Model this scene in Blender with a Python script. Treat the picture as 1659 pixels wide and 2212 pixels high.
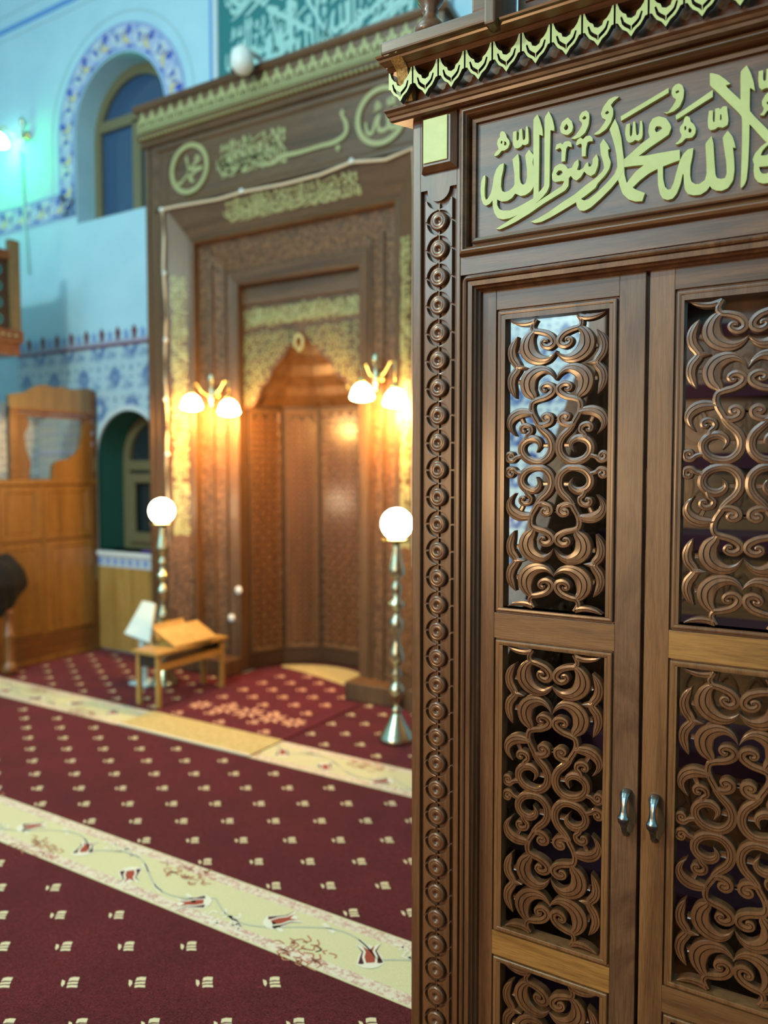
import bpy, bmesh, math, random
from mathutils import Vector, Matrix
from mathutils.geometry import tessellate_polygon
for o in list(bpy.data.objects): bpy.data.objects.remove(o)
sc = bpy.context.scene
COL = sc.collection
random.seed(7)
PI = math.pi
# ------------------------------------------------------------------ camera
EYE, FPX, YAW, PITCH = 1.55, 1694.25, 0.5458, 0.0518
cd = bpy.data.cameras.new('camera'); cam = bpy.data.objects.new('camera', cd); COL.objects.link(cam)
cam.location = (0, 0, EYE); cam.rotation_euler = (PI/2 - PITCH, 0, YAW)
cd.sensor_fit = 'VERTICAL'; cd.sensor_height = 36; cd.lens = FPX/2212*36
cd.dof.use_dof = True; cd.dof.focus_distance = 1.83; cd.dof.aperture_fstop = 1.5
cd.clip_start = .05; cd.clip_end = 60
sc.camera = cam
# ------------------------------------------------------------------ world, chandelier and added fill lights
w = bpy.data.worlds.new('world'); sc.world = w; w.use_nodes = True
w.node_tree.nodes['Background'].inputs[0].default_value = (.5, .7, .8, 1)
w.node_tree.nodes['Background'].inputs[1].default_value = .05
def light(name, kind, loc, energy, color, size=.3, target=None, size_y=None):
    l = bpy.data.lights.new(name, kind); o = bpy.data.objects.new(name, l); COL.objects.link(o)
    o.location = loc; l.energy = energy; l.color = color
    if kind == 'AREA':
        l.size = size
        if size_y: l.shape = 'RECTANGLE'; l.size_y = size_y
        else: l.shape = 'DISK'
    else: l.shadow_soft_size = size
    if target is not None:
        o.rotation_euler = (Vector(target) - Vector(loc)).to_track_quat('-Z', 'Y').to_euler()
    return o
light('chandelier_light', 'POINT', (-3.4, -1.2, 4.3), 440, (.82, 1.0, .80), .12)
light('rear_cool_fill', 'AREA', (-3.6, -6.2, 4.8), 270, (.50, .84, 1.0), 5.0, (-2.5, 2.0, 2.4), 2.2)  # added unseen cool panel: frontal fill and the sheen on the upper post
light('overhead_cool_fill', 'AREA', (-3.8, .4, 6.3), 85, (.48, .84, 1.0), 3.0, (-3.8, .6, 0))  # added unseen cool fill from above
light('low_warm_fill', 'AREA', (-2.2, -2.4, 1.5), 80, (1.0, .56, .24), .8, (-.5, 1.8, .6))  # added unseen fill that warms the lower pulpit wood
sc.view_settings.view_transform = 'Standard'
sc.view_settings.look = 'None'
sc.view_settings.exposure = 0.0
sc.view_settings.gamma = 1.0
sc.view_settings.use_curve_mapping = False
# ------------------------------------------------------------------ pixel -> place (used to lay traced outlines on their real planes)
FW = Vector((-math.sin(YAW)*math.cos(PITCH), math.cos(YAW)*math.cos(PITCH), -math.sin(PITCH)))
RT = Vector((math.cos(YAW), math.sin(YAW), 0)); UP = RT.cross(FW)
def ray(x, y): return FW + RT*((x-829.5)/FPX) - UP*((y-1106)/FPX)
def on_y(x, y, Y):
    v = ray(x, y); t = Y/v.y; return (v.x*t, EYE + v.z*t)
# ------------------------------------------------------------------ mesh helpers
def mesh(name, vs, fs, m=None, parent=None, smooth=False, bevel=0, link=True):
    me = bpy.data.meshes.new(name); me.from_pydata([tuple(v) for v in vs], [], fs); 
    bm = bmesh.new(); bm.from_mesh(me)
    bmesh.ops.recalc_face_normals(bm, faces=bm.faces)
    if bevel: bmesh.ops.bevel(bm, geom=[e for e in bm.edges if e.calc_face_angle(0) > .5], offset=bevel, segments=2, affect='EDGES', profile=.6)
    bm.to_mesh(me); bm.free()
    if smooth:
        for p in me.polygons: p.use_smooth = True
    me.update()
    if m is not None: me.materials.append(m)
    if not link: return me
    o = bpy.data.objects.new(name, me); COL.objects.link(o)
    if parent is not None: o.parent = parent
    return o
def inst(name, me, parent=None, loc=(0, 0, 0), rot=None, scale=None):
    o = bpy.data.objects.new(name, me); COL.objects.link(o); o.location = loc
    if rot: o.rotation_euler = rot
    if scale: o.scale = scale
    if parent is not None: o.parent = parent
    return o
class G:                                                   # collects shapes, then builds ONE mesh
    def __init__(s): s.v = []; s.f = []
    def add(s, vs, fs):
        n = len(s.v); s.v += [tuple(v) for v in vs]; s.f += [tuple(i+n for i in f) for f in fs]; return s
    def box(s, x0, x1, y0, y1, z0, z1, c=0):
        if c:
            bm = bmesh.new(); bmesh.ops.create_cube(bm, size=1)
            for v in bm.verts: v.co = ((x0+x1)/2+v.co.x*(x1-x0), (y0+y1)/2+v.co.y*(y1-y0), (z0+z1)/2+v.co.z*(z1-z0))
            bmesh.ops.bevel(bm, geom=bm.edges[:], offset=c, segments=2, affect='EDGES', profile=.6)
            bm.verts.index_update()
            s.add([v.co for v in bm.verts], [[v.index for v in f.verts] for f in bm.faces]); bm.free(); return s
        return s.add([(x, y, z) for x in (x0, x1) for y in (y0, y1) for z in (z0, z1)],
                     [(0, 1, 3, 2), (4, 6, 7, 5), (0, 4, 5, 1), (2, 3, 7, 6), (0, 2, 6, 4), (1, 5, 7, 3)])
    def rot_box(s, c, d, M):
        vs = [Vector(c) + M @ Vector((sx*d[0]/2, sy*d[1]/2, sz*d[2]/2)) for sx in (-1, 1) for sy in (-1, 1) for sz in (-1, 1)]
        return s.add(vs, [(0, 1, 3, 2), (4, 6, 7, 5), (0, 4, 5, 1), (2, 3, 7, 6), (0, 2, 6, 4), (1, 5, 7, 3)])
    def lathe(s, c, prof, n=24, axis='z'):
        vs = []; fs = []
        for r, h in prof:
            for k in range(n):
                a = 2*PI*k/n; p = (r*math.cos(a), r*math.sin(a), h)
                if axis == 'y': p = (p[0], -p[2], p[1])
                vs.append((c[0]+p[0], c[1]+p[1], c[2]+p[2]))
        for j in range(len(prof)-1):
            for k in range(n):
                fs.append((j*n+k, j*n+(k+1) % n, (j+1)*n+(k+1) % n, (j+1)*n+k))
        fs.append(tuple(range(n))); fs.append(tuple((len(prof)-1)*n+k for k in range(n)))
        return s.add(vs, fs)
    def tube(s, pts, r, n=8):
        pts = [Vector(p) for p in pts]; rs = r if isinstance(r, (list, tuple)) else [r]*len(pts)
        vs = []; fs = []
        up = Vector((0, 0, 1))
        for i, p in enumerate(pts):
            t = (pts[min(i+1, len(pts)-1)] - pts[max(i-1, 0)]).normalized()
            a = t.cross(up)
            if a.length < 1e-3: a = t.cross(Vector((1, 0, 0)))
            a.normalize(); b = a.cross(t)
            for k in range(n):
                q = 2*PI*k/n; vs.append(p + (a*math.cos(q) + b*math.sin(q))*rs[i])
        for i in range(len(pts)-1):
            for k in range(n): fs.append((i*n+k, i*n+(k+1) % n, (i+1)*n+(k+1) % n, (i+1)*n+k))
        fs.append(tuple(range(n))); fs.append(tuple((len(pts)-1)*n+k for k in range(n)))
        return s.add(vs, fs)
    def plate(s, P, outer, holes=(), h=.01, h0=0.0):      # flat outline with holes, extruded; P(s,t,h)->xyz
        polys = [outer] + list(holes); flat = [p for q in polys for p in q]
        tris = tessellate_polygon([[Vector((a, b, 0)) for a, b in q] for q in polys])
        n = len(flat)
        vs = [P(a, b, h) for a, b in flat] + [P(a, b, h0) for a, b in flat]
        fs = [tuple(t) for t in tris] + [tuple(i+n for i in t[::-1]) for t in tris]
        k = 0
        for q in polys:
            m = len(q)
            for i in range(m): fs.append((k+i, k+(i+1) % m, n+k+(i+1) % m, n+k+i))
            k += m
        return s.add(vs, fs)
    def ribbon(s, P, pts, prof, sub=5):                   # stroke of changing width with a carved section; pts (s,t,halfwidth); prof [(offset,height)]
        c = catmull(pts, sub); m = len(prof); vs = []; fs = []
        for i, (a, b, hw) in enumerate(c):
            p, q = c[max(i-1, 0)], c[min(i+1, len(c)-1)]
            dx, dy = q[0]-p[0], q[1]-p[1]; L = math.hypot(dx, dy) or 1; nx, ny = -dy/L, dx/L
            for o, h in prof: vs.append(P(a+nx*o*hw, b+ny*o*hw, h))
        for i in range(len(c)-1):
            for k in range(m-1): fs.append((i*m+k, i*m+k+1, (i+1)*m+k+1, (i+1)*m+k))
        fs.append(tuple(range(m))); fs.append(tuple((len(c)-1)*m+k for k in range(m)))
        return s.add(vs, fs)
    def rect_sweep(s, P, x0, x1, z0, z1, prof, r=0.0, closed_back=False):   # mitred moulding round a rectangle; prof [(inset,height)]
        n = 5 if r else 1; rows = []
        for ins, h in prof:
            a0, a1, b0, b1 = x0+ins, x1-ins, z0+ins, z1-ins; rr = max(r-ins, .0004) if r else 0
            row = []
            for cx, cz, st in ((a1-rr, b1-rr, 0), (a0+rr, b1-rr, 1), (a0+rr, b0+rr, 2), (a1-rr, b0+rr, 3)):
                for k in range(n):
                    a = (st + (k/(n-1) if n > 1 else .5))*PI/2
                    row.append(P(cx+rr*math.cos(a), cz+rr*math.sin(a), h))
            rows.append(row)
        m = len(rows[0]); vs = [v for row in rows for v in row]; fs = []
        for j in range(len(rows)-1):
            for k in range(m): fs.append((j*m+k, j*m+(k+1) % m, (j+1)*m+(k+1) % m, (j+1)*m+k))
        return s.add(vs, fs)
    def sweep_x(s, x0, x1, prof, miter0=0, miter1=0):      # moulding along X; prof [(y,z)]; miter shifts the ends with depth
        ys = max(p[0] for p in prof); n = len(prof)
        vs = [(x0-miter0*(ys-y), y, z) for y, z in prof] + [(x1+miter1*(ys-y), y, z) for y, z in prof]
        fs = [(i, (i+1) % n, n+(i+1) % n, n+i) for i in range(n)] + [tuple(range(n)), tuple(range(n, 2*n))]
        return s.add(vs, fs)
    def build(s, name, m, parent=None, smooth=False, **k):
        return mesh(name, s.v, s.f, m, parent, smooth, **k)
def catmull(pts, sub):
    out = []; n = len(pts)
    for i in range(n-1):
        p0, p1, p2, p3 = pts[max(i-1, 0)], pts[i], pts[i+1], pts[min(i+2, n-1)]
        for k in range(sub):
            t = k/sub
            out.append(tuple(.5*(2*b + (c-a)*t + (2*a-5*b+4*c-d)*t*t + (3*b-a-3*c+d)*t**3) for a, b, c, d in zip(p0, p1, p2, p3)))
    out.append(tuple(pts[-1])); return out
def empty(name, loc=(0, 0, 0)):
    o = bpy.data.objects.new(name, None); COL.objects.link(o); o.location = loc; o.empty_display_size = .1; return o
def tag(o, label=None, cat=None, group=None, kind=None):
    if label: o['label'] = label
    if cat: o['category'] = cat
    if group: o['group'] = group
    if kind: o['kind'] = kind
    return o
def thing(name, label, cat, group=None): return tag(empty(name), label, cat, group)
def front(Y0): return lambda a, b, h=0: (a, Y0-h, b)      # facing the camera (-Y), h = proud
# ------------------------------------------------------------------ materials
def mk(name):
    m = bpy.data.materials.new(name); m.use_nodes = True; nt = m.node_tree
    return m, nt, nt.nodes['Principled BSDF']
def lk(nt, a, b): nt.links.new(a, b)
def plain(name, c, rough=.5, metal=0, emit=None, strength=0, coat=0, bump=0, bscale=200, spec=.5):
    m, nt, b = mk(name)
    b.inputs['Base Color'].default_value = (*c, 1); b.inputs['Roughness'].default_value = rough
    b.inputs['Metallic'].default_value = metal; b.inputs['Coat Weight'].default_value = coat
    b.inputs['Coat Roughness'].default_value = .12; b.inputs['Specular IOR Level'].default_value = spec
    if emit: b.inputs['Emission Color'].default_value = (*emit, 1); b.inputs['Emission Strength'].default_value = strength
    if bump:
        t = nt.nodes.new('ShaderNodeTexCoord'); n = nt.nodes.new('ShaderNodeTexNoise'); n.inputs['Scale'].default_value = bscale
        p = nt.nodes.new('ShaderNodeBump'); p.inputs['Strength'].default_value = bump; p.inputs['Distance'].default_value = .002
        lk(nt, t.outputs['Object'], n.inputs['Vector']); lk(nt, n.outputs['Fac'], p.inputs['Height']); lk(nt, p.outputs['Normal'], b.inputs['Normal'])
    return m
def ramp(nt, stops):
    r = nt.nodes.new('ShaderNodeValToRGB'); e = r.color_ramp.elements
    while len(e) < len(stops): e.new(.5)
    for q, (p, c) in zip(e, stops): q.position = p; q.color = (*c, 1)
    return r
def wood(name, dark, mid, lite, axis='z', rough=.40, coat=.38, scale=1.0, bump=.25, figure=0.0, coat_r=.20, grain=None):
    m, nt, b = mk(name)
    t = nt.nodes.new('ShaderNodeTexCoord'); mp = nt.nodes.new('ShaderNodeMapping')
    s = [26*scale]*3; s['xyz'.index(axis)] = 1.6*scale; mp.inputs['Scale'].default_value = grain or s
    lk(nt, t.outputs['Object'], mp.inputs['Vector'])
    n1 = nt.nodes.new('ShaderNodeTexNoise'); n1.inputs['Scale'].default_value = 1.0; n1.inputs['Detail'].default_value = 6
    n1.inputs['Roughness'].default_value = .62; n1.inputs['Distortion'].default_value = .8 + figure
    lk(nt, mp.outputs['Vector'], n1.inputs['Vector'])
    mp2 = nt.nodes.new('ShaderNodeMapping'); s2 = [520*scale]*3; s2['xyz'.index('z' if grain else axis)] = 22*scale; mp2.inputs['Scale'].default_value = s2
    lk(nt, t.outputs['Object'], mp2.inputs['Vector'])
    n2 = nt.nodes.new('ShaderNodeTexNoise'); n2.inputs['Scale'].default_value = 1.0; n2.inputs['Detail'].default_value = 3
    lk(nt, mp2.outputs['Vector'], n2.inputs['Vector'])
    r1 = ramp(nt, [(.30, dark), (.5, mid), (.72, lite)]); lk(nt, n1.outputs['Fac'], r1.inputs['Fac'])
    r2 = ramp(nt, [(.36, (.70, .66, .62)), (.56, (1.05, 1.04, 1.03))]); lk(nt, n2.outputs['Fac'], r2.inputs['Fac'])
    mx = nt.nodes.new('ShaderNodeMix'); mx.data_type = 'RGBA'; mx.blend_type = 'MULTIPLY'; mx.inputs[0].default_value = .8
    lk(nt, r1.outputs['Color'], mx.inputs[6]); lk(nt, r2.outputs['Color'], mx.inputs[7])
    lk(nt, mx.outputs[2], b.inputs['Base Color'])
    bp = nt.nodes.new('ShaderNodeBump'); bp.inputs['Strength'].default_value = bump; bp.inputs['Distance'].default_value = .0006
    lk(nt, n2.outputs['Fac'], bp.inputs['Height']); lk(nt, bp.outputs['Normal'], b.inputs['Normal'])
    b.inputs['Roughness'].default_value = rough; b.inputs['Coat Weight'].default_value = coat; b.inputs['Coat Roughness'].default_value = coat_r
    return m
def noisy(name, stops, scale, rough=.9, bump=.3, dist=.003, detail=4, rough_n=.6, sheen=0):
    m, nt, b = mk(name); t = nt.nodes.new('ShaderNodeTexCoord'); n = nt.nodes.new('ShaderNodeTexNoise')
    n.inputs['Scale'].default_value = scale; n.inputs['Detail'].default_value = detail; n.inputs['Roughness'].default_value = rough_n
    lk(nt, t.outputs['Object'], n.inputs['Vector']); r = ramp(nt, stops); lk(nt, n.outputs['Fac'], r.inputs['Fac'])
    lk(nt, r.outputs['Color'], b.inputs['Base Color']); b.inputs['Roughness'].default_value = rough
    b.inputs['Sheen Weight'].default_value = sheen
    if bump:
        p = nt.nodes.new('ShaderNodeBump'); p.inputs['Strength'].default_value = bump; p.inputs['Distance'].default_value = dist
        lk(nt, n.outputs['Fac'], p.inputs['Height']); lk(nt, p.outputs['Normal'], b.inputs['Normal'])
    return m
def glass(name, c, rough=.05, alpha=.35):
    m, nt, b = mk(name); b.inputs['Base Color'].default_value = (*c, 1); b.inputs['Roughness'].default_value = rough
    b.inputs['Specular IOR Level'].default_value = .8; b.inputs['Alpha'].default_value = alpha; return m
def tiles(name, base, c1, c2, px, pz, ox=0, oz=0):
    # printed floral tile: rows of medallions and small diamonds
    m, nt, b = mk(name); t = nt.nodes.new('ShaderNodeTexCoord')
    cur = None
    for k, (sx, sz, dx, dz, col, lim, soft) in enumerate(((px, pz, 0, 0, c1, .24, .05), (px, pz, .5, .5, c1, .20, .05), (px/2, pz/2, .25, .25, c2, .20, .06), (px/4, pz/6, 0, 0, c2, .26, .10), (px, pz, 0, 0, base, .09, .03), (px/2, pz/4, 0, .5, c1, .12, .05))):
        mp = nt.nodes.new('ShaderNodeMapping'); mp.inputs['Scale'].default_value = (1/sx, 0, 1/sz); mp.inputs['Location'].default_value = (dx+ox/sx, 0, dz+oz/sz)
        lk(nt, t.outputs['Object'], mp.inputs['Vector'])
        v = nt.nodes.new('ShaderNodeTexVoronoi'); v.inputs['Randomness'].default_value = 0.0; v.inputs['Scale'].default_value = 1
        ns = nt.nodes.new('ShaderNodeTexNoise'); ns.inputs['Scale'].default_value = 60
        lk(nt, t.outputs['Object'], ns.inputs['Vector'])
        ad = nt.nodes.new('ShaderNodeMixRGB'); ad.blend_type = 'LINEAR_LIGHT'; ad.inputs[0].default_value = .10
        lk(nt, mp.outputs['Vector'], ad.inputs[1]); lk(nt, ns.outputs['Color'], ad.inputs[2])
        lk(nt, ad.outputs[0], v.inputs['Vector'])
        r = ramp(nt, [(max(lim-soft, 0), (1, 1, 1)), (lim, (0, 0, 0))]); lk(nt, v.outputs['Distance'], r.inputs['Fac'])
        mx = nt.nodes.new('ShaderNodeMix'); mx.data_type = 'RGBA'
        lk(nt, r.outputs['Color'], mx.inputs[0])
        if cur is None: mx.inputs[6].default_value = (*base, 1)
        else: lk(nt, cur, mx.inputs[6])
        mx.inputs[7].default_value = (*col, 1); cur = mx.outputs[2]
    lk(nt, cur, b.inputs['Base Color']); b.inputs['Roughness'].default_value = .22
    return m
WD = dict(dark=(.062, .024, .0088), mid=(.132, .054, .0195), lite=(.20, .088, .034))
M = {}
M['wood_v'] = wood('walnut_upright', axis='z', **WD)
M['wood_h'] = wood('walnut_level', axis='x', **WD)
M['wood_d'] = wood('walnut_deep', axis='y', **WD)
M['wood_fig'] = wood('walnut_figured', (.075, .032, .015), (.135, .062, .028), (.175, .084, .038), axis='x', scale=.7, figure=2.2, grain=(5, 5, 3.2))
M['wood_warm_v'] = wood('walnut_warm_upright', (.105, .043, .0145), (.185, .080, .027), (.24, .112, .041), axis='z')
M['wood_warm_h'] = wood('walnut_warm_level', (.095, .039, .014), (.165, .071, .024), (.22, .10, .037), axis='x')
M['wood_gold_h'] = wood('walnut_golden_level', (.20, .088, .021), (.32, .148, .036), (.39, .19, .050), axis='x', figure=1)
M['carve'] = wood('walnut_carved', (.085, .033, .0125), (.148, .060, .023), (.20, .087, .035), axis='z', rough=.34, coat=.5, bump=.03, coat_r=.14)
M['chip'] = noisy('raw_chipboard', [(.3, (.22, .12, .035)), (.6, (.55, .33, .11))], 160, .9, .8)
M['gold'] = noisy('gold_paint', [(.3, (.44, .50, .19)), (.7, (.52, .58, .24))], 22, .42, .05, .001, detail=6)
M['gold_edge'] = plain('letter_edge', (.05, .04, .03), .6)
M['mih'] = wood('mihrab_wood_upright', (.068, .034, .0145), (.118, .061, .027), (.155, .083, .038), axis='z', scale=.6, coat=.05, rough=.5)
M['mih_h'] = wood('mihrab_wood_level', (.068, .034, .0145), (.118, .061, .027), (.155, .083, .038), axis='x', scale=.6, coat=.12)
M['mih_gloss'] = wood('mihrab_lattice_wood', (.10, .045, .018), (.17, .078, .032), (.22, .105, .045), axis='z', rough=.3, coat=.7)
M['mih_dark'] = plain('mihrab_lattice_ground', (.045, .020, .009), .5)
M['mih_carve'] = noisy('mihrab_carved', [(.35, (.045, .02, .009)), (.55, (.16, .075, .03)), (.7, (.25, .125, .055))], 42, .45, .9, .012)
M['mih_gold'] = plain('mihrab_gold', (.36, .36, .17), .45)
M['oak'] = wood('golden_oak', (.135, .066, .014), (.195, .098, .021), (.245, .127, .030), axis='z', scale=.6)
M['oak_d'] = wood('golden_oak_deep', (.085, .036, .010), (.13, .056, .015), (.17, .078, .022), axis='y', scale=.6)
M['oak_lite'] = wood('pale_oak', (.36, .21, .055), (.44, .265, .075), (.50, .31, .10), axis='z', scale=.5, coat=.1)
M['bronze_wood'] = wood('olive_wood', (.09, .07, .03), (.14, .11, .05), (.18, .14, .065), axis='z', scale=.6)
M['metal'] = plain('antique_pewter', (.26, .30, .31), .26, 1.0)
M['brass'] = plain('polished_brass', (.62, .50, .22), .22, 1.0)
M['brass_pale'] = plain('pale_brass', (.55, .60, .45), .25, 1.0)
M['glass_lamp'] = plain('lit_opal_glass', (1, .95, .85), .3, emit=(1.0, .80, .52), strength=26)
M['glass_sconce'] = plain('lit_shade_glass', (1, .9, .7), .3, emit=(1.0, .72, .36), strength=26)
M['glass_green'] = plain('lit_green_glass', (.7, 1, .85), .3, emit=(.45, 1.0, .70), strength=14)
M['plaster'] = noisy('blue_plaster', [(.35, (.37, .61, .78)), (.65, (.41, .65, .82))], 3, .75, .05)
M['plaster_back'] = plain('white_plaster', (.62, .72, .74), .8)
M['blue_line'] = plain('painted_blue_line', (.10, .28, .66), .7)
M['grey_line'] = plain('painted_grey_line', (.34, .52, .60), .7)
M['tile_band'] = plain('glazed_band', (.40, .48, .74), .25)
M['t_blue'] = plain('glaze_cobalt', (.045, .10, .50), .2)
M['t_mid'] = plain('glaze_mid_blue', (.22, .34, .68), .2)
M['t_yel'] = plain('glaze_ochre', (.62, .55, .30), .3)
M['t_lav'] = plain('glaze_lavender', (.36, .38, .52), .3)
M['t_white'] = plain('glaze_white', (.52, .63, .72), .25)
M['t_red'] = plain('glaze_maroon', (.16, .05, .09), .3)
M['tile'] = tiles('floral_tile', (.50, .66, .76), (.035, .085, .36), (.16, .27, .50), .20, .25)
M['tile_far'] = tiles('floral_tile_wall', (.40, .56, .68), (.13, .22, .44), (.24, .36, .54), .40, .52)
M['lining'] = plain('pale_grey_lining', (.42, .42, .38), .6)
M['teal'] = plain('teal_panel', (.015, .17, .20), .5)
M['teal_text'] = plain('teal_panel_lettering', (.34, .60, .62), .5)
M['green_paint'] = plain('dark_green_paint', (.01, .09, .08), .6)
M['bronze'] = plain('bronze_window_frame', (.20, .17, .09), .4, .2)
M['night'] = plain('dark_window_glass', (.03, .07, .16), .08, spec=.8)
M['night2'] = plain('dark_lower_glass', (.02, .03, .035), .08, spec=.8)
M['marble'] = plain('white_marble', (.70, .76, .78), .3)
M['white'] = plain('white_plastic', (.75, .80, .82), .4)
M['white_cyan_lit'] = plain('white_plastic_cyan_lit', (.52, .70, .78), .4)  # white plastic with the cyan light on it put into the colour
M['black'] = noisy('black_cloth', [(.3, (.003, .003, .003)), (.7, (.008, .007, .006))], 60, 1.0, .4)
M['dark'] = plain('dark_recess', (.02, .012, .008), .7)
M['purple'] = plain('purple_cloth', (.07, .03, .20), .9)
M['stair_red'] = noisy('stair_carpet', [(.3, (.030, .003, .011)), (.7, (.055, .005, .018))], 250, .95, .5)
M['rope'] = plain('rope_light_tube', (.55, .48, .36), .3, emit=(1, .8, .5), strength=.15)
M['cyan_cable'] = plain('cyan_lit_cable', (.35, .75, .72), .4)  # rope light strip; its cyan glow is put into the base colour
M['cream'] = noisy('cream_wool', [(.3, (.53, .525, .31)), (.7, (.65, .64, .40))], 180, .95, .4)
M['cream_rug'] = noisy('yellow_cream_wool', [(.35, (.42, .34, .13)), (.65, (.60, .50, .24))], 60, .95, .4)
M['pinkish'] = noisy('border_wool', [(.38, (.50, .32, .27)), (.55, (.66, .62, .50))], 70, .95, .3, detail=3)
M['beige'] = noisy('beige_wool', [(.3, (.55, .48, .30)), (.7, (.70, .62, .42))], 200, .95, .3)
M['beige_pink'] = noisy('salmon_wool', [(.3, (.60, .33, .22)), (.7, (.70, .42, .28))], 200, .95, .3)
M['w_red'] = plain('woven_red', (.30, .05, .03), .95)
M['w_dark'] = plain('woven_maroon', (.05, .008, .012), .95)
M['w_grey'] = plain('woven_grey', (.42, .45, .40), .95)
M['w_rust'] = plain('woven_rust', (.42, .18, .11), .95)
M['w_white'] = plain('woven_white', (.70, .70, .60), .95)
def carpet_mat(name, mul=1.0):
    m, nt, b = mk(name); t = nt.nodes.new('ShaderNodeTexCoord')
    n = nt.nodes.new('ShaderNodeTexNoise'); n.inputs['Scale'].default_value = 120; n.inputs['Detail'].default_value = 4; n.inputs['Distortion'].default_value = 2.5
    n2 = nt.nodes.new('ShaderNodeTexNoise'); n2.inputs['Scale'].default_value = 4; n2.inputs['Detail'].default_value = 5
    lk(nt, t.outputs['Object'], n.inputs['Vector']); lk(nt, t.outputs['Object'], n2.inputs['Vector'])
    r = ramp(nt, [(.38, (.026*mul, .0016*mul, .004*mul)), (.56, (.070*mul, .005*mul, .0095*mul)), (.70, (.18*mul, .028*mul, .035*mul))]); lk(nt, n.outputs['Fac'], r.inputs['Fac'])
    r2 = ramp(nt, [(.3, (.75, .75, .75)), (.7, (1.25, 1.25, 1.25))]); lk(nt, n2.outputs['Fac'], r2.inputs['Fac'])
    mx = nt.nodes.new('ShaderNodeMix'); mx.data_type = 'RGBA'; mx.blend_type = 'MULTIPLY'; mx.inputs[0].default_value = 1
    lk(nt, r.outputs['Color'], mx.inputs[6]); lk(nt, r2.outputs['Color'], mx.inputs[7]); lk(nt, mx.outputs[2], b.inputs['Base Color'])
    b.inputs['Roughness'].default_value = .95; b.inputs['Sheen Weight'].default_value = .27; b.inputs['Sheen Roughness'].default_value = .45
    b.inputs['Sheen Tint'].default_value = (1, .35, .38, 1); b.inputs['Specular IOR Level'].default_value = .1
    p = nt.nodes.new('ShaderNodeBump'); p.inputs['Strength'].default_value = .8; p.inputs['Distance'].default_value = .006
    lk(nt, n.outputs['Fac'], p.inputs['Height']); lk(nt, p.outputs['Normal'], b.inputs['Normal']); return m
M['carpet'] = carpet_mat('burgundy_wool'); M['carpet_rug'] = carpet_mat('burgundy_wool_rug', 1.35)
# ================================================================== THE ROOM
WY = 4.53; XL, XR, YB, ZT = -8.6, 3.2, -6.5, 6.6
XC = -3.48                                                   # centre line of the prayer niche
def struct(o): o['kind'] = 'structure'; return o
def arch(cx, hw, z0, zs, n=20, pts0=True):                   # round-headed outline, counter-clockwise from bottom left
    p = [(cx+hw, z0)] + [(cx+hw*math.cos(PI*k/n), zs+hw*math.sin(PI*k/n)) for k in range(n+1)] + [(cx-hw, z0)]
    return p
UW = dict(cx=-5.315, hw=.545, z0=3.69, zs=4.43)              # upper window opening
LW = dict(cx=-5.25, hw=.40, z0=.865, zs=1.66)                # lower window opening
h1 = arch(**UW); h2 = arch(**LW); h3 = [(XC-.60, 0.001), (XC-.60, 2.985), (XC+.60, 2.985), (XC+.60, 0.001)]
struct(G().box(XL, XR, YB, 5.4, -.12, 0).build('floor', M['carpet']))
g = G().plate(front(WY), [(XL, 0), (XR, 0), (XR, ZT), (XL, ZT)], [h1, h2, h3], 0, -.14)
struct(g.build('wall_back', M['plaster']))
g = G().box(XL, XR, WY+.86, WY+1.0, 0, ZT).build('wall_outer', M['plaster_back']); struct(g)
struct(G().box(XL-.15, XL, YB, WY, 0, ZT).build('wall_left', M['plaster']))
struct(G().box(XR, XR+.15, YB, WY, 0, ZT).build('wall_right', M['plaster']))
struct(G().box(XL, XR, YB-.15, YB, 0, ZT).build('wall_front', M['plaster_back']))
struct(G().box(XL, XR, YB, WY+1, ZT, ZT+.12).build('ceiling', M['plaster_back']))
# painted lines on the wall
def wall_lines(name, rects, m):
    g = G()
    for x0, x1, z0, z1 in rects: g.box(x0, x1, WY-.004, WY+.002, z0, z1)
    return struct(g.build(name, m))
wall_lines('trim_1', [(XL, -4.24, 5.555, 5.60), (-4.29, -4.245, 4.3, 5.60)], M['blue_line'])
wall_lines('trim_2', [(XL, -4.40, 5.49, 5.50), (XL, -4.2, 5.70, 5.71)], M['grey_line'])
# ---- upper window: deep round-headed reveal, bronze frame, dark panes
def window(name, a, depth, m_frame, m_glass, reveal_m, transom, mull, panes):
    e = empty(name); struct(e)
    o = arch(a['cx'], a['hw']-.004, a['z0']+.003, a['zs'])
    n = len(o); vs = [(x, WY-.001, z) for x, z in o] + [(x, WY+depth, z) for x, z in o]
    mesh('reveal', vs, [(i, (i+1) % n, n+(i+1) % n, n+i) for i in range(n)], reveal_m, e)
    i1 = arch(a['cx'], a['hw']-.085, a['z0']+.085, a['zs'])
    G().plate(front(WY+depth), o, [i1], .03, -.03).build('window_frame', m_frame, e)
    g = G().box(a['cx']-a['hw']+.05, a['cx']+a['hw']-.05, WY+depth-.035, WY+depth+.02, transom, transom+.085)
    g.build('transom', m_frame, e)
    for x in mull: G().box(x-.05, x+.05, WY+depth-.035, WY+depth+.02, a['z0']+.05, transom+.02).build('mullion', m_frame, e)
    for x0, x1 in panes:
        G().box(x0, x1, WY+depth-.002, WY+depth+.008, a['z0']+.06, transom+.02).build('pane', m_glass, e)
    G().plate(front(WY+depth), [(p[0]*.999+a['cx']*.001, p[1]) for p in arch(a['cx'], a['hw']-.06, transom+.04, a['zs'])], [], 0, -.01).build('pane', m_glass, e)
    return e
window('window_1', UW, .22, M['bronze'], M['night'], M['plaster'], 4.50, (-5.315,), ((-5.80, -5.36), (-5.27, -4.83)))
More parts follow.
